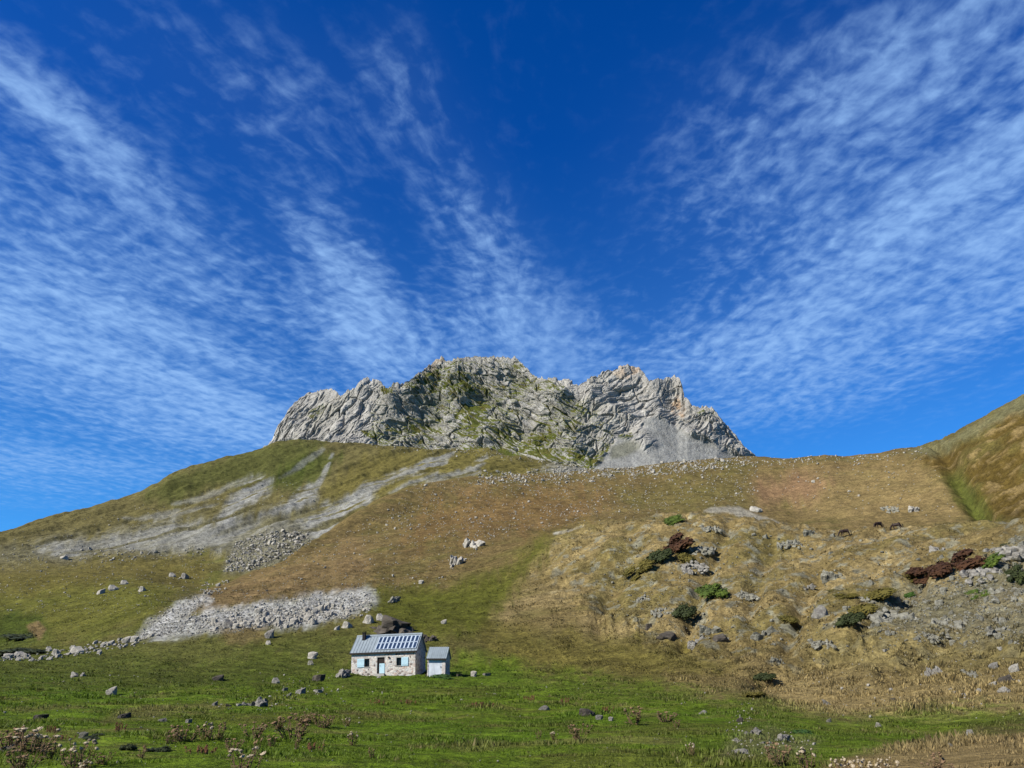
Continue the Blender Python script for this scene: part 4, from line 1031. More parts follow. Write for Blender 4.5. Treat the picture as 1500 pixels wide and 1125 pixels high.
for a in [(40, 1105, 32, 0, 'white-headed thistle clump at the far left, above the bottom left rock', 1.6), (14, 1100, 28, 2, 'brown thistle clump cut by the left edge of the picture', 1.5),
          (72, 1112, 20, 3, 'brown thistle between the far left clump and the white-headed one', 1.3), (22, 1092, 22, 3, 'brown thistle behind the white-headed far left clump', 1.5), (150, 1120, 16, 2, 'low brown thistle right of the white-headed bottom left one', 1.3),
          (206, 1112, 16, 3, 'low brown thistle between the two dark green shrubs', 1.3), (340, 1100, 16, 2, 'low brown thistle left of the thin dark stalk', 1.4), (408, 1068, 14, 3, 'small brown thistle between mid-left clump and low back thistle', 1.5),
          (460, 1100, 13, 4, 'rusty dock right of the dark thistle foot', 1.6), (545, 1110, 12, 3, 'small brown thistle in the open grass at lower centre', 1.2),
          (34, 1132, 32, 2, 'tall brown thistle in the bottom left corner', 1.2), (58, 1098, 22, 1, 'pale thistle right of the white-headed far left clump', 1.2),
          (110, 1124, 34, 0, 'white-headed thistle at bottom left, below the lichen-grey stone', 1.1), (118, 1140, 26, 1, 'thistle cut by the bottom edge under the lichen-grey stone', 1.0),
          (358, 1132, 30, 0, 'cream-headed thistle at the bottom edge, left of centre', 1.3), (375, 1108, 26, 3, 'thin dark thistle stalk above the cream-headed bottom thistle', .6),
          (301, 1084, 26, 1, 'pale-topped thistle right of the flat whitish stone', 1.0), (321, 1083, 20, 3, 'smaller brown thistle touching the pale-topped one', 1.0),
          (268, 1086, 22, 2, 'loose brown thistle under the flat whitish stone', 1.4), (247, 1090, 16, 3, 'low thistle between the dark shrubs and loose brown thistle', 1.3),
          (374, 1081, 20, 2, 'wide brown thistle between the two tall ones, mid left meadow', 1.4), (430, 1083, 30, 2, 'biggest rounded brown thistle bush of the meadow', 1.4),
          (434, 1098, 18, 3, 'dark thistle foot just under the biggest rounded bush', .7), (398, 1094, 14, 3, 'straw-coloured thistle left below the biggest bush', 1.3),
          (447, 1059, 14, 2, 'low thistle behind the biggest rounded bush', 1.8), (474, 1066, 17, 2, 'thistle right of and above the biggest rounded bush', 1.4),
          (508, 1064, 13, 1, 'small pale thistle left of the meadow centre', 1.1), (517, 1092, 20, 1, 'pale-headed slim thistle right of the biggest bush', .9),
          (848, 1085, 22, 2, 'round brown thistle below the dark hollow rock', 1.1), (812, 1084, 12, 1, 'small pale thistle left of the round brown one', 1.2), (790, 1082, 9, 3, 'tiny thistle, farthest left of the round brown one', 1.3),
          (930, 1062, 22, 3, 'loose brown thistle right of the dark hollow rock', 1.5), (975, 1058, 14, 2, 'low brown thistle in a row right of the loose one', 1.8), (992, 1066, 9, 3, 'last low thistle of the row right of the hollow rock', 1.6),
          (1013, 1106, 18, 1, 'slim pale thistle left of the pale rubble', .9), (1140, 1122, 30, 2, 'reddish thistle in front of the pale rubble', 1.0), (1185, 1130, 34, 1, 'pale-headed thistle right of the reddish one', .9),
          (1236, 1142, 26, 0, 'white-headed thistle at the bottom edge, first of the right row', 1.0), (1262, 1144, 28, 0, 'white-headed thistle, second of the bottom right row', 1.0), (1284, 1143, 26, 1, 'white-headed thistle, third of the bottom right row', 1.0),
          (1304, 1141, 25, 0, 'white-headed thistle, last of the bottom right row', 1.0), (1372, 1134, 26, 3, 'thistle with drooping brown head on the bottom right mound', 1.2), (1378, 1142, 24, 2, 'brown thistle low beside the drooping one', 1.2),
          (290, 1104, 12, 4, 'rusty dock patch under the pale-topped thistle', 2.6), (306, 1104, 10, 4, 'rusty dock patch, right neighbour of the first', 2.2), (705, 1036, 8, 4, 'rusty dock patch in the open meadow right of the shed', 3.2),
          (176, 1073, 16, 4, 'rusty dock below the dark rock of the left meadow', 1.0), (76, 1074, 12, 4, 'rusty dock left of the lichen-grey stone', 1.2), (94, 1084, 8, 4, 'low rusty dock touching the lichen-grey stone', 2.2), (776, 1027, 9, 4, 'rusty dock above the low grey stone, right meadow', 1.5),
          (826, 1031, 9, 4, 'rusty dock between low grey stone and dark hollow rock', 1.6), (553, 1032, 8, 4, 'rusty dock below the hut door', 1.6), (598, 1032, 8, 4, 'rusty dock below the right hut window', 1.6), (890, 1043, 9, 4, 'rusty dock behind the small pale stone', 1.4)]:
    thistle(*a)

# grass tufts: short in the meadow, long and bleached on the hill
def tufts():
    g = np.random.default_rng(77); Vs = []; Cs = []
    sub = (KK[:, f0:f1] > 1.9) & (KK[:, f0:f1] < 8.6) & (RR[:, f0:f1] < 230)
    rows, cols = np.where(sub)
    wgt = np.clip(RR[rows, cols + f0] / 30, .35, 1.2); wgt /= wgt.sum()
    n = 190000
    pickd = g.choice(len(rows), n, p=wgt); i = rows[pickd]; j = cols[pickd] + f0
    base = P[i, j].copy(); r = RR[i, j]
    base[:, 0] += g.normal(size=n) * .02 * np.sqrt(r); base[:, 1] += g.normal(size=n) * .02 * np.sqrt(r)
    c = CC[i, j].copy()
    dry = sstep(.12, .26, c[:, 0])
    hgt = (0.04 + 0.07 * g.random(n)) * (1 - dry) + (0.06 + 0.11 * g.random(n)) * dry
    hgt = np.where(c[:, 2] > .13, 0.0, hgt)
    hgt *= np.clip(r / 45, .8, 1.25)
    patch = fbm(base[:, 0] / 3, base[:, 1] / 3, 5.0, 3); hgt *= np.clip(1 + 1.9 * patch, .3, 2.8)
    nb = 5
    ang = g.uniform(0, 6.283, (n, nb)); ln = g.uniform(.25, .9, (n, nb)); h = hgt[:, None] * g.uniform(.6, 1.1, (n, nb)); wd = h * g.uniform(.10, .2, (n, nb)) * (1 + .5 * np.clip(r / 60, 0, 2))[:, None]
    d = np.stack([np.cos(ang), np.sin(ang), np.zeros_like(ang)], -1); s = np.stack([-np.sin(ang), np.cos(ang), np.zeros_like(ang)], -1)
    b = base[:, None, :] + d * (h * .25)[..., None] - (0, 0, .02)
    A = b - s * wd[..., None]; Bq = b + s * wd[..., None]; Tq = b + d * (h * ln)[..., None] + np.stack([0 * h, 0 * h, h], -1)
    V = np.stack([A, Bq, Tq], 2).reshape(-1, 3)
    tone = g.uniform(.85, 1.55, (n, 1)); straw = (g.random((n, 1)) < .04 + .28 * dry[:, None]); c = c * tone * (1 + .25 * dry[:, None])
    c = np.where(straw, c * .4 + np.array((.30, .23, .10)) * .6, c)
    cc = np.repeat(c, nb * 3, axis=0)
    n_ = mat_tuft()
    o = link('grass', mesh_from('grass', V, np.arange(len(V)).reshape(-1, 3), n_, cc, smooth=False))
    tag(o, 'short green meadow grass and long bleached grass on the hill', 'grass', kind='stuff')
def mat_tuft():
    n = NT('grass_blades'); at = n.node('ShaderNodeAttribute', attribute_name='tone')
    n.color(at.outputs['Color']); n.b.inputs['Roughness'].default_value = .7
    # light passes through thin blades
    tr = n.node('ShaderNodeBsdfTranslucent', {'Color': n.mix(1.0, at.outputs['Color'], (.49, .49, .49), 'MULTIPLY')})
    mx = n.node('ShaderNodeMixShader', {0: .35, 1: n.b.outputs[0], 2: tr.outputs[0]})
    out = n.t.nodes['Material Output']; n.t.links.new(mx.outputs[0], out.inputs['Surface'])
    return n.m
tufts()
print('plants', round(time.time() - T0, 1))

# ------------------------------------------------------------------ horses
M_HORSE = mat_plain('dark_bay_coat', (0.035, 0.018, 0.012), .6, .3, 3)
M_MANE = mat_plain('black_mane', (0.010, 0.008, 0.007), .7, .2, 8)
def horse(loc, rz, label, graze=True):
    root = empty('horse', loc, (0, 0, rz))
    # +x is forward; joints: pelvis, back, withers, neck, head
    if graze: nk = [(1.05, 0, 1.05), (1.30, 0, .62), (1.42, 0, .32), (1.58, 0, .10)]
    else: nk = [(1.02, 0, 1.62), (1.20, 0, 1.92), (1.42, 0, 1.90), (1.66, 0, 1.68)]
    pts = [(-.55, 0, 1.18), (-.15, 0, 1.12), (.35, 0, 1.12), (.72, 0, 1.22)] + nk
    rad = [.30, .33, .34, .28, .19, .13, .12, .075]
    ed = [(i, i + 1) for i in range(7)]
    def leg(at, ps, rs):
        k = at
        for p_, r_ in zip(ps, rs): pts.append(p_); rad.append(r_); ed.append((k, len(pts) - 1)); k = len(pts) - 1
    for s in (-1, 1):
        o_ = .08 * s
        leg(0, [(-.50 + o_, .17 * s, .88), (-.66 + o_, .17 * s, .52), (-.58 + o_, .17 * s, .12), (-.54 + o_, .17 * s, .02)], [.17, .075, .05, .06])
        leg(3, [(.66 - o_, .16 * s, .80), (.68 - o_, .16 * s, .46), (.66 - o_, .16 * s, .12), (.70 - o_, .16 * s, .02)], [.13, .07, .045, .06])
    me = bpy.data.meshes.new('body'); me.from_pydata(pts, ed, []); me.materials.append(M_HORSE)
    b = link('body', me, root); sk = b.modifiers.new('skin', 'SKIN')
    for v, r_ in zip(me.skin_vertices[0].data, rad): v.radius = (r_ * .82, r_)
    me.skin_vertices[0].data[1].use_root = True
    sb = b.modifiers.new('sub', 'SUBSURF'); sb.levels = 1; sb.render_levels = 2
    m = MB(); m.tube([(-.80, 0, 1.30), (-.95, 0, 1.10), (-.98, 0, .65), (-.94, 0, .40)], [.04, .07, .06, .02], 6); m.build('tail', M_MANE, root, True)
    m = MB(); a, c_ = np.array((.78, 0, 1.50 if not graze else 1.42)), np.array(nk[1]) + (.0, 0, .14)
    for k in range(7):
        u = k / 6; q = a * (1 - u) + c_ * u; m.add([q + (-.07, .03, -.02), q + (.07, .03, .02), q + (.05, .09, -.22), q + (-.08, .09, -.26), q + (0, -.02, .05)], [(0, 1, 2, 3), (0, 4, 1)])
    m.build('mane', M_MANE, root)
    m = MB(); hb = np.array(nk[1 if not graze else 2])
    for s in (-1, 1): m.add([hb + (-.03, .05 * s, .10), hb + (.05, .05 * s, .10), hb + (.0, .09 * s, .12), hb + (.0, .06 * s, .26)], [(0, 1, 3), (1, 2, 3), (2, 0, 3)])
    m.build('ear', M_HORSE, root)
    return tag(root, label, 'horse', 'horses grazing on the hill crest')
def horse_at(px, py, back, rz, label, graze):
    x, y, z, dep, i, j = hit(px, py); a = math.atan2(x, y)
    x += math.sin(a) * back; y += math.cos(a) * back
    horse((x, y, gz(x, y)), rz - a, label, graze)
horse_at(1240, 788, 0.5, R(195), 'dark horse grazing side-on, leftmost, beside grey rocks', True)
horse_at(1290, 782, 5.5, R(225), 'dark horse half hidden behind the crest, middle of the three', True)
horse_at(1316, 779.5, 4.5, R(160), 'dark horse half hidden behind the crest, rightmost of the three', True)

# ------------------------------------------------------------------ hut and shed
def mat_stonewall(name, k, cols, mortar):
    n = NT(name); v = n.coord((1, 1, 1.5))
    w_ = n.node('ShaderNodeVectorMath', {0: v, 1: n.node('ShaderNodeVectorMath', {0: n.node('ShaderNodeTexNoise', {'Vector': v, 'Scale': 3.0}).outputs['Color'], 'Scale': .22}, operation='SCALE').outputs[0]}, operation='ADD').outputs[0]
    vo = n.node('ShaderNodeTexVoronoi', {'Vector': w_, 'Scale': k, 'Randomness': 1.0})
    de = n.node('ShaderNodeTexVoronoi', {'Vector': w_, 'Scale': k, 'Randomness': 1.0}, feature='DISTANCE_TO_EDGE').outputs['Distance']
    r_ = n.node('ShaderNodeSeparateColor', {0: vo.outputs['Color']}).outputs[0]
    c = n.ramp(r_, cols); nz = n.noise(7, 5, .7, v)
    c = n.mix(1.0, c, n.rng(nz, .3, .7, .75, 1.2), 'MULTIPLY')
    c = n.mix(n.rng(de, .02, .07, 1, 0), c, mortar)
    n.color(c); n.bump(n.math('ADD', n.math('MINIMUM', de, .12), n.math('MULTIPLY', nz, .05)), .8, .25)
    n.b.inputs['Roughness'].default_value = .95
    return n.m
M_WALL = mat_stonewall('rubble_stone_wall', 2.6, [(0, (.16, .13, .12)), (.14, (.50, .40, .34)), (.32, (.86, .79, .68)), (.55, (.98, .90, .78)), (.74, (.66, .48, .38)), (.86, (.74, .72, .67))], (.88, .84, .75))
M_WALLP = mat_stonewall('pale_pillar_stone', 3.0, [(0, (.66, .55, .48)), (.4, (.88, .80, .72)), (.8, (.72, .61, .52))], (.88, .85, .78))
def mat_sheet(name, c, rough=.45):
    n = NT(name); v = n.coord(); a = n.noise(1.5, 5, .6, v)
    st = n.noise(1.0, 3, .6, n.coord((6, .6, .6)))
    n.color(n.mix(1.0, n.mix(1.0, n.rng(a, .3, .7, .85, 1.12), c, 'MULTIPLY'), n.rng(st, .35, .65, .88, 1.08), 'MULTIPLY'))
    n.b.inputs['Roughness'].default_value = rough; n.b.inputs['Specular IOR Level'].default_value = .4
    return n.m
M_ROOF = mat_sheet('blue_grey_sheet_metal', (.34, .40, .425)); M_SHUT = mat_plain('light_blue_paint', (.66, .92, 1.0), .6, .1, 6)
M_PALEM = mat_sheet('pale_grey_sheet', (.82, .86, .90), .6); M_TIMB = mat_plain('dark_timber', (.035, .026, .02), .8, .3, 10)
M_CELL = mat_plain('solar_cell', (.032, .06, .12), .25, .2, 6); M_FRAME = mat_plain('white_panel_frame', (.60, .70, .80), .5, .06, 6)
M_SOOT = mat_plain('sooty_metal', (.02, .018, .016), .8, .3, 10); M_PANE = mat_plain('window_pane', (.012, .016, .02), .15, .2, 3); M_SILL = mat_plain('pale_sill_stone', (.55, .52, .46), .9, .2, 8)

def hut():
    x, y, z, dep, i, j = hit(560, 990); a = math.atan2(x, y); rz = R(-9)
    D, WL, EH, RH = 5.0, 8.8, 2.93, 2.05
    cx0 = x + math.sin(-rz) * D / 2; cy0 = y + math.cos(rz) * D / 2
    root = empty('stone_hut', (cx0, cy0, z - .02), (0, R(-1.9), rz))
    tag(root, 'stone mountain hut with sheet metal roof, solar panels and light blue shutters', 'hut')
    h = WL / 2; T = .45; yf = -D / 2; m = MB()
    ops = [(-2.57, -1.89, 1.16, 2.12), (-.82, .20, .30, 2.24), (1.81, 2.49, 1.16, 2.12)]   # x0 x1 z0 z1
    xs = [-h] + [q for o_ in ops for q in o_[:2]] + [h]
    for k in range(0, len(xs), 2): m.box(xs[k], xs[k + 1], yf, yf + T, -1.6, EH)
    for (x0, x1, z0, z1) in ops: m.box(x0, x1, yf, yf + T, -1.6, z0); m.box(x0, x1, yf, yf + T, z1, EH)
    m.box(-h, h, D / 2 - T, D / 2, -1.6, EH)
    for s in (-1, 1):
        x0, x1 = (-h, -h + T) if s < 0 else (h - T, h)
        m.box(x0, x1, yf + T, D / 2 - T, -1.6, EH)
        m.add([(x0, yf, EH), (x1, yf, EH), (x0, D / 2, EH), (x1, D / 2, EH), (x0, 0, EH + RH * .98), (x1, 0, EH + RH * .98)], [(0, 4, 2), (1, 3, 5), (0, 1, 5, 4), (2, 4, 5, 3), (0, 2, 3, 1)])
    wall = m.build('wall', M_WALL, root)
    m = MB(); m.box(-h + .5, h - .5, yf + T, D / 2 - T, .1, .16); m.build('floor', M_TIMB, root)
    # roof: two sheets, seams, ridge
    oy = .17; ox = .22; sl_ = RH / (D / 2); th = .07
    roof = MB()
    for s in (-1, 1):
        ye = s * (D / 2 + oy); ze = EH - sl_ * oy
        roof.hexa([(-h - ox, ye, ze), (h + ox, ye, ze), (-h - ox, 0, EH + RH), (h + ox, 0, EH + RH), (-h - ox, ye, ze + th), (h + ox, ye, ze + th), (-h - ox, 0, EH + RH + th), (h + ox, 0, EH + RH + th)])
        k = -h - ox + .02
        while k < h + ox:
            roof.hexa([(k, ye * 1.003, ze + th), (k + .035, ye * 1.003, ze + th), (k, 0, EH + RH + th), (k + .035, 0, EH + RH + th), (k, ye * 1.003, ze + th + .045), (k + .035, ye * 1.003, ze + th + .045), (k, 0, EH + RH + th + .045), (k + .035, 0, EH + RH + th + .045)]); k += .42
    rf = roof.build('roof', M_ROOF, root)
    m = MB(); m.add([(-h - ox - .01, -.16, EH + RH + .0), (h + ox + .01, -.16, EH + RH + .0), (-h - ox - .01, .16, EH + RH), (h + ox + .01, .16, EH + RH), (-h - ox - .01, 0, EH + RH + .17), (h + ox + .01, 0, EH + RH + .17)], [(0, 4, 2), (1, 3, 5), (0, 1, 5, 4), (2, 4, 5, 3), (0, 2, 3, 1)])
    m.build('ridge_cap', M_ROOF, rf)
    m = MB(); m.box(-h - ox, h + ox, yf - oy - .035, yf - oy - .003, EH - sl_ * oy - .13, EH - sl_ * oy + .08); m.build('fascia', M_TIMB, rf)
    # chimney
    m = MB(); m.box(-3.62, -3.22, -.75, -.35, EH + .9, EH + RH + .42); ch = m.build('chimney', M_SOOT, rf)
    m = MB(); m.box(-3.68, -3.16, -.81, -.29, EH + RH + .421, EH + RH + .50); m.build('chimney_cap', M_SOOT, rf)
    # solar panels, two rows of ten
    u = np.array((0, -D / 2 - oy, EH - sl_ * oy)) ; t_ = np.array((0, D / 2 + oy, RH + sl_ * oy)); L = np.linalg.norm(t_); t_ = t_ / L; nn = np.array((0, -t_[2], t_[1]))
    for row in range(2):
        for k in range(10):
            xc = -.92 + k * .565; s0 = L * (.13 + row * .375); s1 = s0 + L * .36
            def slab(hw, a0, a1, d0, d1, m):
                V = []
                for dd in (d0, d1):
                    for ss in (a0, a1):
                        for xx in (xc - hw, xc + hw): V.append(u + t_ * ss + nn * dd + (xx, 0, 0))
                m.hexa(V)
            m = MB(); slab(.278, s0, s1, th + .05, th + .10, m); p = m.build('solar_panel', M_FRAME, root)
            m = MB(); slab(.185, s0 + .06, s1 - .06, th + .101, th + .108, m); m.build('cell_sheet', M_CELL, p)
    # windows and shutters
    for n_, (x0, x1, z0, z1) in enumerate((ops[0], ops[2])):
        w_ = MB(); yb = yf + .22; f = .05
        w_.box(x0, x0 + f, yb, yb + .06, z0, z1); w_.box(x1 - f, x1, yb, yb + .06, z0, z1); w_.box(x0 + f, x1 - f, yb, yb + .06, z1 - f, z1); w_.box(x0 + f, x1 - f, yb, yb + .06, z0, z0 + f); w_.box((x0 + x1) / 2 - .02, (x0 + x1) / 2 + .02, yb + .005, yb + .055, z0 + f, z1 - f)
        wn_ = w_.build('window', M_TIMB, root)
        m = MB(); m.box(x0 + f, x1 - f, yb + .022, yb + .034, z0 + f, z1 - f); m.build('pane', M_PANE, wn_)
        m = MB(); m.box(x0 - .05, x1 + .05, yf - .06, yf + .2, z0 - .09, z0 - .002); m.build('sill', M_SILL, wn_)
        s0, s1 = (x0 - 1.0, x0 - .02) if n_ == 0 else (x1 + .02, x1 + .96)
        m = MB(); m.box(s0, s1, yf - .075, yf - .035, z0 - .03, z1 + .03); sh = m.build('shutter', M_SHUT, root)
        m = MB()
        for zz_ in (z0 + .15, z1 - .2): m.box(s0 + .04, s1 - .04, yf - .095, yf - .076, zz_, zz_ + .07)
        for xx in (s0 + .3, s0 + .62): m.box(xx, xx + .012, yf - .0775, yf - .0755, z0, z1)
        m.build('batten', M_SHUT, sh)
    # stable door: dark opening, light blue lower leaf
    x0, x1, z0, z1 = ops[1]
    m = MB(); m.box(x0, x0 + .07, yf + .1, yf + .2, z0, z1); m.box(x1 - .07, x1, yf + .1, yf + .2, z0, z1); m.box(x0 + .07, x1 - .07, yf + .1, yf + .2, z1 - .08, z1); df = m.build('door_frame', M_TIMB, root)
    m = MB(); m.box(x0 + .33, x1 + .02, yf - .05, yf - .003, z0 + .02, z0 + 1.20); d_ = m.build('door', M_SHUT, root)
    m = MB(); m.tube([(x0 + .40, yf - .05, z0 + .95), (x0 + .40, yf - .11, z0 + .95), (x0 + .52, yf - .11, z0 + .95)], .014, 6); m.build('handle', M_SOOT, d_)
    m = MB(); m.box(x0 + .07, x1 - .07, yf + .13, yf + .17, z0, z1 - .08); m.build('doorway_shade', M_TIMB, root)  # dark sheet across the open doorway, standing in for the shade inside
    m = MB(); m.box(x0 - .1, x1 + .1, yf - .45, yf - .003, -.4, z0 - .02); m.build('doorstep', M_SILL, root)
    m = MB()
    for (xa, xb, za) in ((ops[0][0] - .12, ops[0][1] + .12, ops[0][3]), (x0 - .12, x1 + .12, z1), (ops[2][0] - .12, ops[2][1] + .12, ops[2][3])):
        mm = MB(); mm.box(xa, xb, yf - .012, yf + .1, za + .002, za + .15); mm.build('lintel', M_SILL, root)
    m = MB(); m.tube([(.78, yf - .14, 2.2), (.78, yf - .002, 2.2)], .11, 10); m.build('round_vent', M_SOOT, root)  # short dark cylinder, a vent for an unclear dark spot; gives no light
    root.scale = (.875, .92, .92)
    return root
hut()

def shed():
    x, y, z, dep, i, j = hit(638.5, 991); rz = R(-8); D, WL, EH, RH = 2.6, 2.36, 2.12, 1.12
    root = empty('stone_shed', (x + math.sin(-rz) * D / 2, y + math.cos(rz) * D / 2, z - .03), (0, 0, rz))
    tag(root, 'small stone shed with pale grey sheet front and metal roof, right of the hut', 'shed')
    h = WL / 2; T = .35; yf = -D / 2; m = MB()
    m.box(-h, -h + .14, yf, yf + T, -1.4, EH); m.box(-h + .14, h - .46, yf, yf + T, EH - .12, EH)
    m.box(-h, h, D / 2 - T, D / 2, -1.4, EH)
    for s in (-1, 1):
        x0, x1 = (-h, -h + T) if s < 0 else (h - T, h)
        m.box(x0, x1, yf + T, D / 2 - T, -1.4, EH)
        m.add([(x0, yf, EH), (x1, yf, EH), (x0, D / 2, EH), (x1, D / 2, EH), (x0, 0, EH + RH * .97), (x1, 0, EH + RH * .97)], [(0, 4, 2), (1, 3, 5), (0, 1, 5, 4), (2, 4, 5, 3), (0, 2, 3, 1)])
    m.build('wall', M_WALL, root)
    m = MB(); m.box(h - .46, h, yf - .003, yf + T, -1.4, EH); m.build('pillar', M_WALLP, root)
    m = MB(); m.box(-h + .14, h - .46, yf + .03, yf + .08, -.6, EH - .12); d_ = m.build('door', M_PALEM, root)
    m = MB()
    for k in range(9): xx = -h + .2 + k * .185; m.box(xx, xx + .03, yf + .018, yf + .0295, -.6, EH - .12)
    m.build('seam', M_PALEM, d_)
    m = MB(); m.box(h - .62, h - .56, yf - .03, yf + .017, 1.0, 1.14); m.build('handle', M_SOOT, d_)
    oy = .22; ox = .14; sl_ = RH / (D / 2); th = .06; roof = MB()
    for s in (-1, 1):
        ye = s * (D / 2 + oy); ze = EH - sl_ * oy
        roof.hexa([(-h - ox, ye, ze), (h + ox, ye, ze), (-h - ox, 0, EH + RH), (h + ox, 0, EH + RH), (-h - ox, ye, ze + th), (h + ox, ye, ze + th), (-h - ox, 0, EH + RH + th), (h + ox, 0, EH + RH + th)])
        k = -h - ox + .02
        while k < h + ox - .04:
            roof.hexa([(k, ye * 1.003, ze + th), (k + .05, ye * 1.003, ze + th), (k, 0, EH + RH + th), (k + .05, 0, EH + RH + th), (k, ye * 1.003, ze + th + .04), (k + .05, ye * 1.003, ze + th + .04), (k, 0, EH + RH + th + .04), (k + .05, 0, EH + RH + th + .04)]); k += .26
    rf = roof.build('roof', M_ROOF, root)
    m = MB(); m.box(-h - ox, h + ox, yf - oy - .03, yf - oy - .003, EH - sl_ * oy - .10, EH - sl_ * oy + .07); m.build('fascia', M_TIMB, rf)
    root.scale = (.88, .95, .98)
    return root
shed()
print('things', round(time.time() - T0, 1))

# ------------------------------------------------------------------ light and sky
SUN = np.array((-0.86, -0.52, 0.78)); SUN /= np.linalg.norm(SUN)
sl = bpy.data.lights.new('sun', 'SUN'); sl.energy = 5.0; sl.angle = R(0.53); sl.color = (1.0, 0.95, 0.87)
so = bpy.data.objects.new('sun', sl); COL.objects.link(so)
from mathutils import Vector
so.rotation_euler = Vector((-SUN[0], -SUN[1], -SUN[2])).to_track_quat('-Z', 'Y').to_euler()
so.location = (-60, -40, 60)
W = bpy.data.worlds.new('World'); SC.world = W; W.use_nodes = True
wt = W.node_tree; bg = wt.nodes['Background']
def wn(typ, ins=None, **kw):
    n = wt.nodes.new(typ)
    for k, v in kw.items(): setattr(n, k, v)
    for k, v in (ins or {}).items():
        if isinstance(v, bpy.types.NodeSocket): wt.links.new(v, n.inputs[k])
        else: n.inputs[k].default_value = v
    return n
def wm(op, a, b=0.0, c=0.0, clamp=False):
    n = wn('ShaderNodeMath', {0: a, 1: b, 2: c}, operation=op); n.use_clamp = clamp; return n.outputs[0]
def wr(v, a, b, c, d, smooth=False):
    return wn('ShaderNodeMapRange', {0: v, 1: a, 2: b, 3: c, 4: d}, interpolation_type='SMOOTHSTEP' if smooth else 'LINEAR').outputs[0]
sky = wn('ShaderNodeTexSky', sky_type='NISHITA'); sky.sun_disc = False
sky.sun_elevation = math.asin(SUN[2]); sky.sun_rotation = math.atan2(SUN[0], SUN[1])
sky.altitude = 2200; sky.air_density = 0.9; sky.dust_density = 0.15; sky.ozone_density = 3.0
dirv = wn('ShaderNodeTexCoord').outputs['Generated']
sx_ = wn('ShaderNodeSeparateXYZ', {0: dirv}); dx, dy, dz = sx_.outputs
zc = wm('ADD', wm('MAXIMUM', dz, 0.02), 0.05)
pu = wm('DIVIDE', dx, zc); pv = wm('DIVIDE', dy, zc)
base_p = wn('ShaderNodeCombineXYZ', {0: pu, 1: pv, 2: 0.0}).outputs[0]
wob = wn('ShaderNodeTexNoise', {'Vector': base_p, 'Scale': 1.6, 'Detail': 4.0, 'Roughness': 0.6})
wobv = wn('ShaderNodeVectorMath', {0: wob.outputs['Color'], 1: (0.5, 0.5, 0.5)}, operation='SUBTRACT').outputs[0]
wobs = wn('ShaderNodeVectorMath', {0: wobv, 'Scale': 0.16}, operation='SCALE').outputs[0]
pw = wn('ShaderNodeVectorMath', {0: base_p, 1: wobs}, operation='ADD').outputs[0]
def streak(angle, sc, seed):
    rot = wn('ShaderNodeMapping', {'Vector': pw, 'Rotation': (0, 0, angle), 'Location': (seed, seed, 0)}).outputs[0]
    band = wn('ShaderNodeTexNoise', {'Vector': wn('ShaderNodeMapping', {'Vector': rot, 'Scale': (5.0 * sc, 1.0 * sc, 1)}).outputs[0], 'Scale': 1.0, 'Detail': 5.0, 'Roughness': 0.55}).outputs['Fac']
    puff = wn('ShaderNodeTexNoise', {'Vector': wn('ShaderNodeMapping', {'Vector': rot, 'Scale': (24.0 * sc, 16.0 * sc, 1)}).outputs[0], 'Scale': 1.0, 'Detail': 5.0, 'Roughness': 0.54, 'Distortion': 0.15}).outputs['Fac']
    rip = wn('ShaderNodeTexNoise', {'Vector': wn('ShaderNodeMapping', {'Vector': rot, 'Scale': (16.0 * sc, 34.0 * sc, 1)}).outputs[0], 'Scale': 1.0, 'Detail': 3.0, 'Roughness': 0.5}).outputs['Fac']
    return band, puff, rip
bl, pl_, rl = streak(R(28), 1.1, 3.0)
# the left bands curve: across-band coordinate c = v + 2 ln(0.12 - 0.5 u)
spw = wn('ShaderNodeSeparateXYZ', {0: pw}).outputs
ccur = wm('ADD', spw[1], wm('MULTIPLY', wm('LOGARITHM', wm('ADD', 0.12, wm('MULTIPLY', wm('ABSOLUTE', spw[0]), 0.5)), 2.71828), 2.0))
bl = wn('ShaderNodeTexNoise', {'Vector': wn('ShaderNodeCombineXYZ', {0: wm('MULTIPLY', ccur, 2.3), 1: wm('MULTIPLY', spw[1], 1.1), 2: 2.0}).outputs[0], 'Scale': 1.0, 'Detail': 5.0, 'Roughness': 0.6}).outputs['Fac']     # left family of bands
br, pr, rr_ = streak(R(-14), 1.1, 8.0)    # right family
side = wr(pu, -0.1, 0.35, 0, 1, True)
def lerp(a, b, t): return wm('ADD', wm('MULTIPLY', a, wm('SUBTRACT', 1.0, t)), wm('MULTIPLY', b, t))
band = lerp(bl, br, side); puff = lerp(pl_, pr, side); rip = lerp(rl, rr_, side)
def gauss(cx_, cz0, sx0, sz0, amp, slope=0.0):
    ax = wm('DIVIDE', wm('SUBTRACT', dx, cx_), sx0)
    az_ = wm('DIVIDE', wm('SUBTRACT', wm('SUBTRACT', dz, cz0), wm('MULTIPLY', wm('SUBTRACT', dx, cx_), slope)), sz0)
    e = wm('EXPONENT', wm('MULTIPLY', wm('ADD', wm('MULTIPLY', ax, ax), wm('MULTIPLY', az_, az_)), -1.0))
    return wm('MULTIPLY', e, amp)
cov = gauss(-0.52, 0.40, 0.26, 0.11, 0.95)
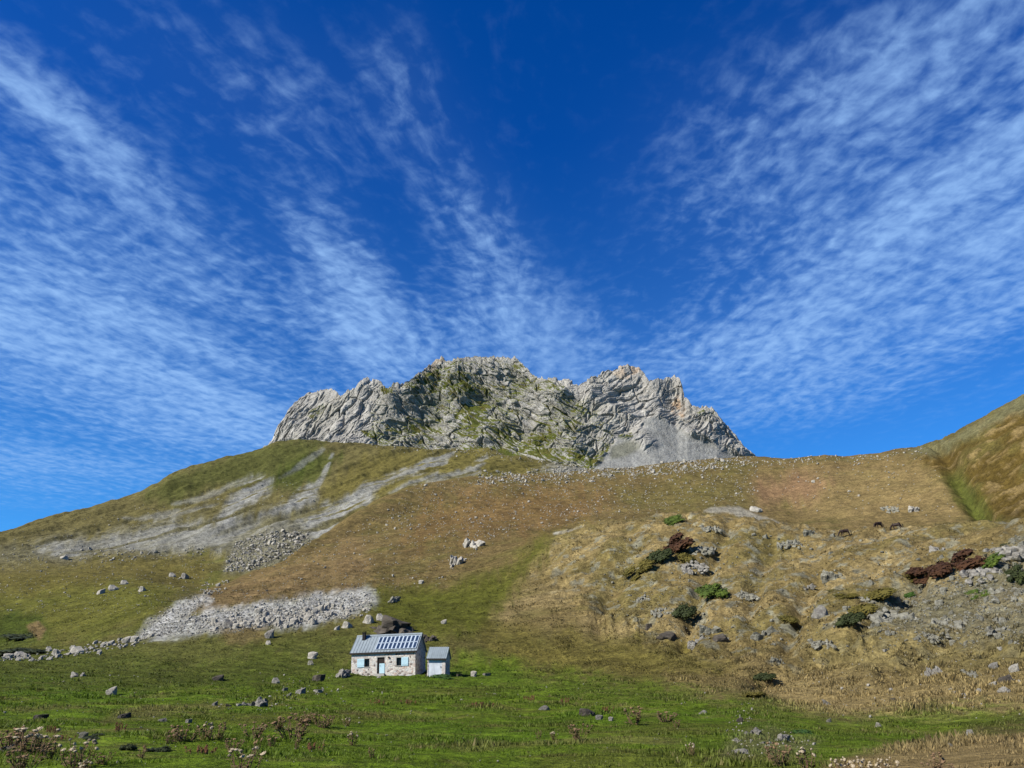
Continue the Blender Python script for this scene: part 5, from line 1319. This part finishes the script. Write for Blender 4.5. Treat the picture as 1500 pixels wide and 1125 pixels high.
for g in [(-0.19, 0.42, 0.075, 0.085, 0.85, -1.0), (-0.33, 0.28, 0.22, 0.06, 0.9, -0.25), (-0.47, 0.545, 0.10, 0.03, 0.8, -0.6), (-0.30, 0.62, 0.20, 0.07, 0.33),
          (-0.13, 0.65, 0.04, 0.05, 0.28), (-0.03, 0.49, 0.08, 0.08, 0.60, -0.8), (0.0, 0.38, 0.16, 0.07, 0.72), (0.50, 0.44, 0.16, 0.11, 1.05), (0.30, 0.35, 0.15, 0.07, 0.85), (0.30, 0.53, 0.16, 0.10, 0.50), (0.45, 0.62, 0.2, 0.05, 0.42), (-0.55, 0.2, 0.2, 0.05, 0.55)]:
    cov = wm('ADD', cov, gauss(*g))
cov = wm('MINIMUM', cov, 1.05)
dens = wm('ADD', wm('MULTIPLY', wm('SUBTRACT', band, 0.5), 1.75), wm('MULTIPLY', wm('SUBTRACT', puff, 0.5), 2.1))
dens = wm('ADD', dens, wm('MULTIPLY', wm('SUBTRACT', rip, 0.5), 0.55))
dens = wm('ADD', dens, wm('SUBTRACT', wm('MULTIPLY', cov, 0.80), 0.34))
cl = wm('MULTIPLY', wr(dens, -0.40, 1.40, 0.0, 0.82, True), wr(cov, 0.05, 0.55, 0.15, 1.0, True))
cl = wm('ADD', cl, wm('MULTIPLY', cov, 0.09))
cl = wm('MULTIPLY', cl, wr(dz, 0.10, 0.22, 0.35, 1.0))
tint = wn('ShaderNodeMix', {'Factor': 1.0}, data_type='RGBA', blend_type='MULTIPLY')
wt.links.new(sky.outputs[0], tint.inputs[6]); tc_ = wn('ShaderNodeMix', {'Factor': wr(dz, 0.2, 0.60, 0, 1)}, data_type='RGBA'); tc_.inputs[6].default_value = (0.26, 0.90, 1.42, 1); tc_.inputs[7].default_value = (0.008, 0.56, 1.44, 1)
wt.links.new(tc_.outputs[2], tint.inputs[7])
cm = wn('ShaderNodeMix', data_type='RGBA'); wt.links.new(cl, cm.inputs['Factor'])
wt.links.new(tint.outputs[2], cm.inputs[6]); cm.inputs[7].default_value = (2.8, 4.8, 8.2, 1)
wt.links.new(cm.outputs[2], bg.inputs['Color']); bg.inputs['Strength'].default_value = 0.060
SC.view_settings.view_transform = 'Standard'; SC.view_settings.look = 'None'
SC.view_settings.exposure = 1.0; SC.view_settings.gamma = 1.0
